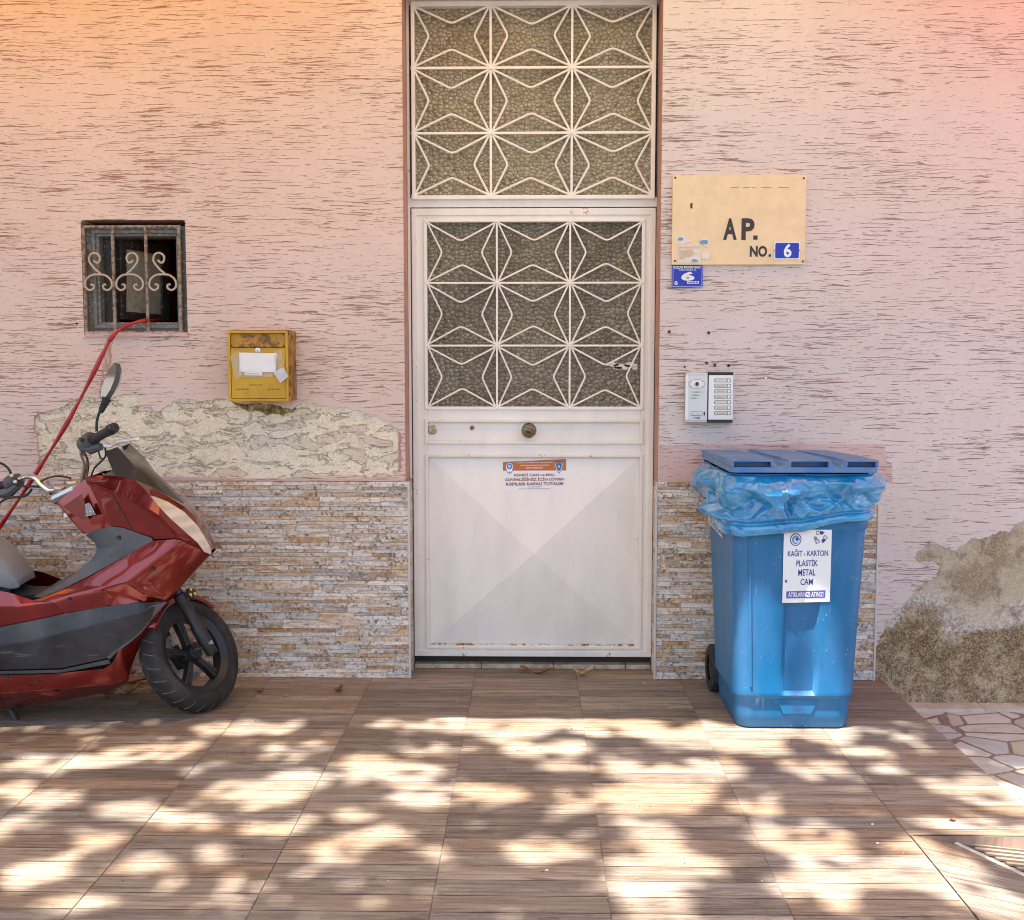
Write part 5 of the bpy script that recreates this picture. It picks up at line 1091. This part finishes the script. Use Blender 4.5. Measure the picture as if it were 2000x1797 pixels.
# lamps, nose and screen
lamp_i = [(293, 968, .160), (313, 992, .156), (333, 1013, .150), (360, 1037, .144), (386, 1060, .120), (399, 1078, .098), (412, 1083, .062)]
lamp_o = [(300, 969, .120), (328, 980, .098), (360, 1000, .085), (386, 1027, .072), (401, 1051, .062), (410, 1068, .056), (413, 1080, .054)]
panel('headlight', 'lamp', lamp_i + lamp_o, strip(range(0, 7), range(7, 14)), bevel=.002)
ws = [(262, 936, .150), (300, 953, .088), (358, 988, .060), (381, 1008, .048), (398, 1038, .038), (407, 1062, .034), (411, 1078, .034)]
panel('nose_cowl', 'red', lamp_o + ws, strip(range(0, 7), range(7, 14)) , chains=[(8, 9, 10, 11, 12, 13)], bevel=.002)
panel('cowl_shoulder', 'red', [(262, 936, .152), (284, 957, .158), (293, 967, .160), (300, 969, .122), (300, 953, .090)], [(0, 1, 4), (1, 2, 3, 4)], bevel=.001)
panel('windscreen', 'smoke', [(205, 882, .135), (222, 925, .150), (262, 938, .153), (229, 873, .105), (254, 900, .118), (267, 919, .126), (240, 880, .03), (313, 938, .028), (358, 984, .026), (300, 953, .086), (358, 988, .058), (286, 914, .029)],
      [(0, 3, 4, 1), (1, 4, 5, 2), (3, 6, 11, 4), (4, 11, 5), (5, 11, 7, 9), (5, 9, 2), (7, 8, 10, 9)], chains=[(6, 11, 7, 8)], bevel=.001, smooth=50)
panel('dash', 'greyplastic', [(200, 929, .125), (218, 919, .11), (228, 897, .07), (236, 914, .07), (252, 917, .10), (262, 935, .145), (228, 931, .145)], [(0, 1, 6), (1, 2, 3), (1, 3, 4, 6), (4, 5, 6)], chains=[(0, 1, 2, 3, 4)], bevel=.002)
# seat
st_ = [(40, 1143, .07), (39, 1131, .075), (21, 1106, .085), (0, 1086, .095), (-60, 1052, .13), (-200, 1010, .14), (-400, 940, .10)]
sm_ = [(38, 1146, .10), (32, 1136, .108), (12, 1118, .118), (-12, 1105, .13), (-70, 1080, .17), (-205, 1040, .175), (-410, 975, .12)]
sb_ = [(32, 1149, .10), (20, 1150, .108), (0, 1150, .12), (-20, 1145, .135), (-80, 1128, .17), (-210, 1085, .17), (-415, 1015, .12)]
panel('seat', 'seat', st_ + sm_ + sb_, strip(range(0, 7), range(7, 14)) + strip(range(7, 14), range(14, 21)), chains=[tuple(range(0, 7))], bevel=.004, smooth=60)
panel('seat_base', 'hub', [(20, 1150, .13), (18, 1158, .13), (-60, 1145, .14), (-200, 1100, .14), (-200, 1085, .14), (-60, 1133, .14)], [(0, 1, 2, 5), (5, 2, 3, 4)], bevel=0)
# stand and rear wheel (the tail is out of the picture)
m = MB(); m.tube([PS(14, 1372, .06), PS(22, 1388, .07), PS(33, 1409, .085)], .011, 8); m.build('stand', M['hub'], sc)
RW = PS(-420, 1290, 0); RW.z = .245
m = MB(); m.lathe([(.17, -.045), (.20, -.06), (.235, -.045), (.246, 0), (.235, .045), (.20, .06), (.17, .045)], RW, NR, 40); rw_ = m.build('rear_wheel', M['tyre'], sc, smooth=60)
m = MB(); m.lathe([(.172, -.04), (.172, .04), (.155, .02), (.06, .03), (0, .03)], RW, NR, 32); m.build('rim', M['wheelgrey'], rw_, smooth=40)
m = MB(); m.tube([RW + NR * .09, PS(-250, 1290, .09), PS(-150, 1300, .08)], [.05, .07, .07], 12); m.build('engine', M['greyplastic'], sc, smooth=60)

# ---- steering: turned to the left
S_ = (-E * math.sin(R(27)) + UP * math.cos(R(27))).normalized()
DEL = R(58); n_ = Matrix.Rotation(DEL, 3, S_) @ NR; n_ = (Matrix.Rotation(R(-5), 3, E) @ n_).normalized()
hd = (UP.cross(n_)).normalized() ; hd = -hd if hd.dot(E) < 0 else hd; wu = n_.cross(hd); wu = -wu if wu.z < 0 else wu
RO = .250
Wc.z = RO * abs(wu.z) + .002
def wl(a, r, h): return Wc + (hd * math.cos(a) + wu * math.sin(a)) * r + n_ * h
m = MB(); m.lathe([(.176, -.036), (.180, -.046), (.205, -.053), (.228, -.046), (.243, -.028), (.250, 0), (.243, .028), (.228, .046), (.205, .053), (.180, .046), (.176, .036)], Wc, n_, 64)
fw = m.build('front_wheel', M['tyre'], sc, smooth=70)
m = MB()
for k in range(26):
    for sg_ in (-1, 1):
        a = 2 * math.pi * (k + (.5 if sg_ < 0 else 0)) / 26; pts = []
        for t_ in range(5):
            q = t_ / 4; h = sg_ * (.006 + .040 * q); r = .2503 - .0068 * q - .0115 * q * q * 1.55
            pts.append(wl(a + .10 * q, r + .0004, h))
        m.tube(pts, .0018, 5)
m.build('tread_grooves', M['groove'], fw)
m = MB(); m.lathe([(.180, -.040), (.184, -.044), (.176, -.036), (.158, -.030), (.150, -.022), (.150, .022), (.158, .030), (.176, .036), (.184, .044), (.180, .040), (.168, .034), (.1465, .024), (.1465, -.024), (.168, -.034), (.180, -.040)], Wc, n_, 56)
m.lathe([(.0, -.04), (.034, -.04), (.038, -.02), (.038, .02), (.032, .042), (.0, .042)], Wc, n_, 24)
for k in range(5):
    a = R(72 * k + 20)
    for h0, h1 in ((-.016, .016),):
        for da, wd_ in ((0, 0),):
            i0 = [wl(a - .42, .034, h) for h in (h0, h1)]; i1 = [wl(a + .42, .034, h) for h in (h0, h1)]
            mid0 = [wl(a - .15, .085, h) for h in (h0, h1)]; mid1 = [wl(a + .15, .085, h) for h in (h0, h1)]
            o0 = [wl(a - .13, .152, h) for h in (h0, h1)]; o1 = [wl(a + .13, .152, h) for h in (h0, h1)]
            vs = i0 + i1 + mid0 + mid1 + o0 + o1
            m.add(vs, [(1, 3, 7, 5), (0, 4, 6, 2), (5, 7, 11, 9), (4, 8, 10, 6), (0, 1, 5, 4), (4, 5, 9, 8), (2, 6, 7, 3), (6, 10, 11, 7)])
            # slot down the middle of the spoke
            m.tube([wl(a, .09, h1 + .001), wl(a, .142, h1 + .001)], .0045, 6)
m.build('rim', M['wheelgrey'], fw, bevel=.003, smooth=40)
m = MB(); m.lathe([(.062, -.050), (.110, -.050), (.110, -.054), (.062, -.054), (.062, -.050)], Wc, n_, 48); m.build('brake_disc', M['disc'], fw)
m = MB()
for sg_ in (-1, 1):
    b0 = Wc + n_ * .088 * sg_ - S_ * .045 + hd * .004; d = S_
    m.lathe([(0, 0), (.020, 0), (.024, .004), (.024, .05), (.0275, .052), (.0275, .13), (.0235, .135), (.0235, .235), (.026, .24), (.026, .275), (.018, .28), (.018, .42)], b0, d, 20)
m.build('fork_leg', M['wheelgrey'], sc, smooth=45)
m = MB(); c = Wc + n_ * .085; m.lathe([(0, .034), (.009, .034), (.011, .026), (.011, -.20), (0, -.20)], c, n_, 14); m.build('axle_nut', M['steel'], sc, smooth=40)
b1 = Wc + n_ * .088 + S_ * .225 + hd * .0; m = MB(); m.tube([b1 - hd * .01, b1 + hd * .025 + S_ * .02], .012, 8); m.build('fork_bracket', M['steel'], sc)
rc_ = b1 + hd * .036 + n_ * .030 - S_ * .005; m = MB(); m.lathe([(0, .006), (.0215, .006), (.023, .002), (.023, -.004), (0, -.004)], rc_, n_, 24, 0)
u1 = hd; u2 = wu
for k in range(3):
    a0 = R(90 + 120 * k - 30)
    vs = [rc_ + n_ * .0068 + (u1 * math.cos(a0 + R(10 * j)) + u2 * math.sin(a0 + R(10 * j))) * .0195 for j in range(7)] + [rc_ + n_ * .0068 + (u1 * math.cos(a0 + R(30)) + u2 * math.sin(a0 + R(30))) * .005]
    m.add(vs, [(0, 1, 2, 3, 4, 5, 6, 7)], 1)
rf = m.build('reflector', [M['hub'], M['yellowref']], sc); rf['label'] = 'round yellow and black trefoil reflector on the fork'
m = MB(); prof_ = [(-.060, .225), (-.058, .248), (-.038, .266), (0, .273), (.038, .266), (.058, .248), (.060, .225)]
vs = []; na = 16
for i in range(na + 1):
    a = R(40 + 104 * i / na)
    for h, r in prof_: vs.append(wl(a, r + (.012 if i == 0 else 0), h * (1 - .25 * max(0, 1 - i / 4))))
m.add(vs, [(i * 7 + j, i * 7 + j + 1, (i + 1) * 7 + j + 1, (i + 1) * 7 + j) for i in range(na) for j in range(6)]); fd = m.build('front_fender', M['red'], sc, smooth=60); fd.modifiers.new('s', 'SOLIDIFY').thickness = .003

# ---- handlebar
hb = MB()
hb.tube(spline([PS(142, 957, .03), PS(156, 948, .06), PS(164, 930, .11), PS(168, 905, .16), PS(161, 882, .20), PS(168, 870, .23)], 5), .0125, 12)
hb.tube(spline([PS(112, 957, -.03), PS(98, 958, -.06), PS(82, 947, -.10), PS(70, 934, -.14), PS(54, 930, -.19), PS(36, 937, -.24)], 5), .0120, 12)
hbo = hb.build('handlebar', M['chrome'], sc, smooth=60)
m = MB()
for a, b, w0 in ((118, 960, -.02), (143, 950, .03)):
    c = PS(a, b, w0); m.lathe([(0, -.03), (.020, -.03), (.024, -.02), (.024, .02), (.017, .026), (0, .026)], c, (NR * .2 + UP).normalized(), 14)
m.tube([PS(108, 976, .0), PS(150, 955, .05)], .022, 8)
m.build('bar_clamp', M['steel'], hbo, bevel=.002, smooth=40)
g0, g1 = PS(183, 858, .25), PS(222, 836, .36); gd = (g1 - g0); gl_ = gd.length; gd.normalize()
m = MB(); m.lathe([(0, 0), (.021, 0), (.021, .012), (.0165, .016), (.0170, gl_ * .5), (.0175, gl_ - .03), (.0205, gl_ - .026), (.0205, gl_ - .018)], g0, gd, 20)
m.lathe([(.0205, gl_ - .018), (.0205, gl_ - .014), (.016, gl_ - .012)], g0, gd, 20); m.build('grip', M['rubber'], hbo, smooth=40)
m = MB(); m.lathe([(.016, gl_ - .012), (.0185, gl_ - .010), (.0185, gl_ + .008), (.014, gl_ + .013), (.007, gl_ + .013), (.006, gl_ + .010), (0, gl_ + .010)], g0, gd, 20); m.build('bar_end', M['wheelgrey'], hbo, smooth=40)
cl = PS(175, 862, .24); ax_ = gd
m = MB(); m.lathe([(0, -.055), (.024, -.055), (.030, -.045), (.030, -.012), (.034, -.008), (.034, .012), (.028, .020), (0, .022)], cl, ax_, 14)
m.tube([PS(163, 868, .23), PS(178, 878, .25), PS(198, 872, .27)], [.020, .020, .014], 8); m.build('switch_cluster', M['greyplastic'], hbo, bevel=.002, smooth=40)
m = MB(); m.lathe([(0, .006), (.007, .006), (.009, .003), (.009, 0)], PS(160, 859, .275), (NR - E * .4).normalized(), 10); m.build('switch', M['hub'], hbo)
m = MB(); m.tube(spline([PS(203, 869, .28), PS(214, 872, .29), PS(222, 868, .30), PS(232, 863, .33), PS(252, 860, .36), PS(266, 858, .39), PS(272, 859, .395)], 4), [.006, .007, .008, .008, .007, .006, .006, .006, .006, .006, .006, .006, .006, .006, .006, .006, .006, .006, .006, .006, .006, .006, .007, .008, .008][:25], 8); m.build('brake_lever', M['alu_light'], hbo, smooth=60)
for pts_, r_ in (([PS(205, 874, .27), PS(207, 890, .25), PS(196, 903, .20), PS(184, 915, .13), PS(178, 932, .08)], .0035), ([PS(192, 880, .25), PS(197, 895, .22), PS(205, 893, .22), PS(206, 880, .26)], .003), ([PS(80, 940, -.10), PS(98, 932, -.06), PS(118, 930, -.02), PS(138, 934, .03)], .004), ([PS(40, 950, -.2), PS(62, 950, -.15), PS(82, 952, -.10), PS(100, 965, -.05)], .005), ([PS(0, 982, -.2), PS(15, 973, -.18), PS(50, 968, -.15), PS(62, 955, -.14)], .005)):
    m = MB(); m.tube(spline(pts_, 5), r_, 6); m.build('cable', M['rubber'], sc, smooth=60)
# left end of the bar
h0, h1 = PS(30, 940, -.26), PS(-45, 962, -.40); hdn = (h1 - h0).normalized()
m = MB(); m.lathe([(0, -.03), (.022, -.03), (.030, -.02), (.033, .02), (.028, .045), (0, .045)], h0, hdn, 14); m.tube([PS(36, 948, -.24), PS(20, 962, -.25), PS(2, 966, -.27)], [.016, .020, .018], 8); m.build('switch_cluster', M['greyplastic'], hbo, bevel=.002, smooth=40)
m = MB(); m.lathe([(0, .04), (.018, .04), (.0175, .14), (.02, .16), (0, .16)], h0, hdn, 16); m.build('grip', M['rubber'], hbo, smooth=40)
m = MB()
for a, b, w0 in ((24, 930, -.22), (31, 942, -.22)): m.lathe([(0, .012), (.005, .012), (.008, .010), (.008, 0)], PS(a, b, w0), (NR * .9 + UP * .3).normalized(), 12)
m.build('clamp_bolt', M['steel'], hbo, smooth=30)
# mirrors
def mirror(path, boot, glass, rim, back, w0):
    m = MB(); m.tube(spline([PS(*p) for p in path], 5), .0055, 8); st__ = m.build('mirror_stem', M['wheelgrey'], hbo, smooth=60)
    m = MB(); b0_, b1_ = PS(*boot[0]), PS(*boot[1]); L_ = (b1_ - b0_).length; m.lathe([(0, 0), (.008, 0), (.0125, L_ * .3), (.011, L_ * .33), (.014, L_ * .5), (.0125, L_ * .53), (.0155, L_ * .7), (.014, L_ * .73), (.018, L_), (0, L_)], b0_, b1_ - b0_, 14); m.build('mirror_boot', M['rubber'], hbo, smooth=40)
    G_ = [PS(a, b, w0) for a, b in glass]; R_ = [PS(a, b, w0 - .012) for a, b in rim]; K_ = [PS(a, b, w0 - .05) for a, b in back]; n = len(G_)
    m = MB(); m.add(G_, [tuple(range(n))]); m.build('mirror_glass', M['mirror'], hbo)
    G2 = [p + NR * .0015 + (p - sum(G_, Vector()) / n) * .06 for p in G_]
    m = MB(); m.add(G_ + G2 + R_, [(i, (i + 1) % n, (i + 1) % n + n, i + n) for i in range(n)] + [(i + n, (i + 1) % n + n, (i + 1) % n + 2 * n, i + 2 * n) for i in range(n)]); m.build('mirror_rim', M['greyplastic'], hbo, smooth=50)
    m = MB(); m.add(R_ + K_, [(i, (i + 1) % n, (i + 1) % n + n, i + n) for i in range(n)] + [tuple(range(n, 2 * n))]); m.build('mirror_shell', M['brownback'], hbo, smooth=70)
mirror([(189, 843, .25), (189, 826, .25), (192, 812, .25), (196, 802, .25)], [(196, 806, .25), (209, 778, .25)],
       [(196, 774), (198, 758), (204, 741), (212, 725), (222, 711), (226, 711), (227, 722), (223, 742), (216, 760), (207, 774), (200, 779)],
       [(197, 777), (198, 760), (205, 741), (214, 724), (224, 709), (234, 711), (237, 722), (233, 745), (224, 765), (215, 780), (203, 783)],
       [(207, 774), (207, 760), (212, 742), (220, 726), (230, 713), (236, 714), (239, 724), (237, 742), (229, 760), (221, 772), (212, 778)], .25)
mirror([(23, 930, -.22), (18, 918, -.22), (8, 908, -.23), (-6, 902, -.24)], [(-4, 903, -.24), (-22, 884, -.25)],
       [(-44, 872), (-42, 856), (-36, 839), (-28, 823), (-18, 809), (-14, 809), (-13, 820), (-17, 840), (-24, 858), (-33, 872), (-40, 877)],
       [(-43, 875), (-42, 858), (-35, 839), (-26, 822), (-16, 807), (-6, 809), (-3, 820), (-7, 843), (-16, 863), (-25, 878), (-37, 881)],
       [(-33, 872), (-33, 858), (-28, 840), (-20, 824), (-10, 811), (-4, 812), (-1, 822), (-3, 840), (-11, 858), (-19, 870), (-28, 876)], -.25)

for a, b, w0 in ((135, 1170, .218), (300, 1112, .222), (232, 1050, .180), (70, 1330, .212), (240, 1312, .158), (12, 1322, .214)):
    m = MB(); m.lathe([(0, .002), (.003, .002), (.006, .0035), (.0075, .001), (.0075, -.004)], PS(a, b, w0), NR, 12); m.build('panel_screw', M['hub'], sc, smooth=40)

c0_ = Wc - parent_off(sc)
for o_ in [fw] + list(fw.children) + [fd]:
    for v in o_.data.vertices: v.co = c0_ + (v.co - c0_) * .955 + Vector((-.006, 0, -.0105))
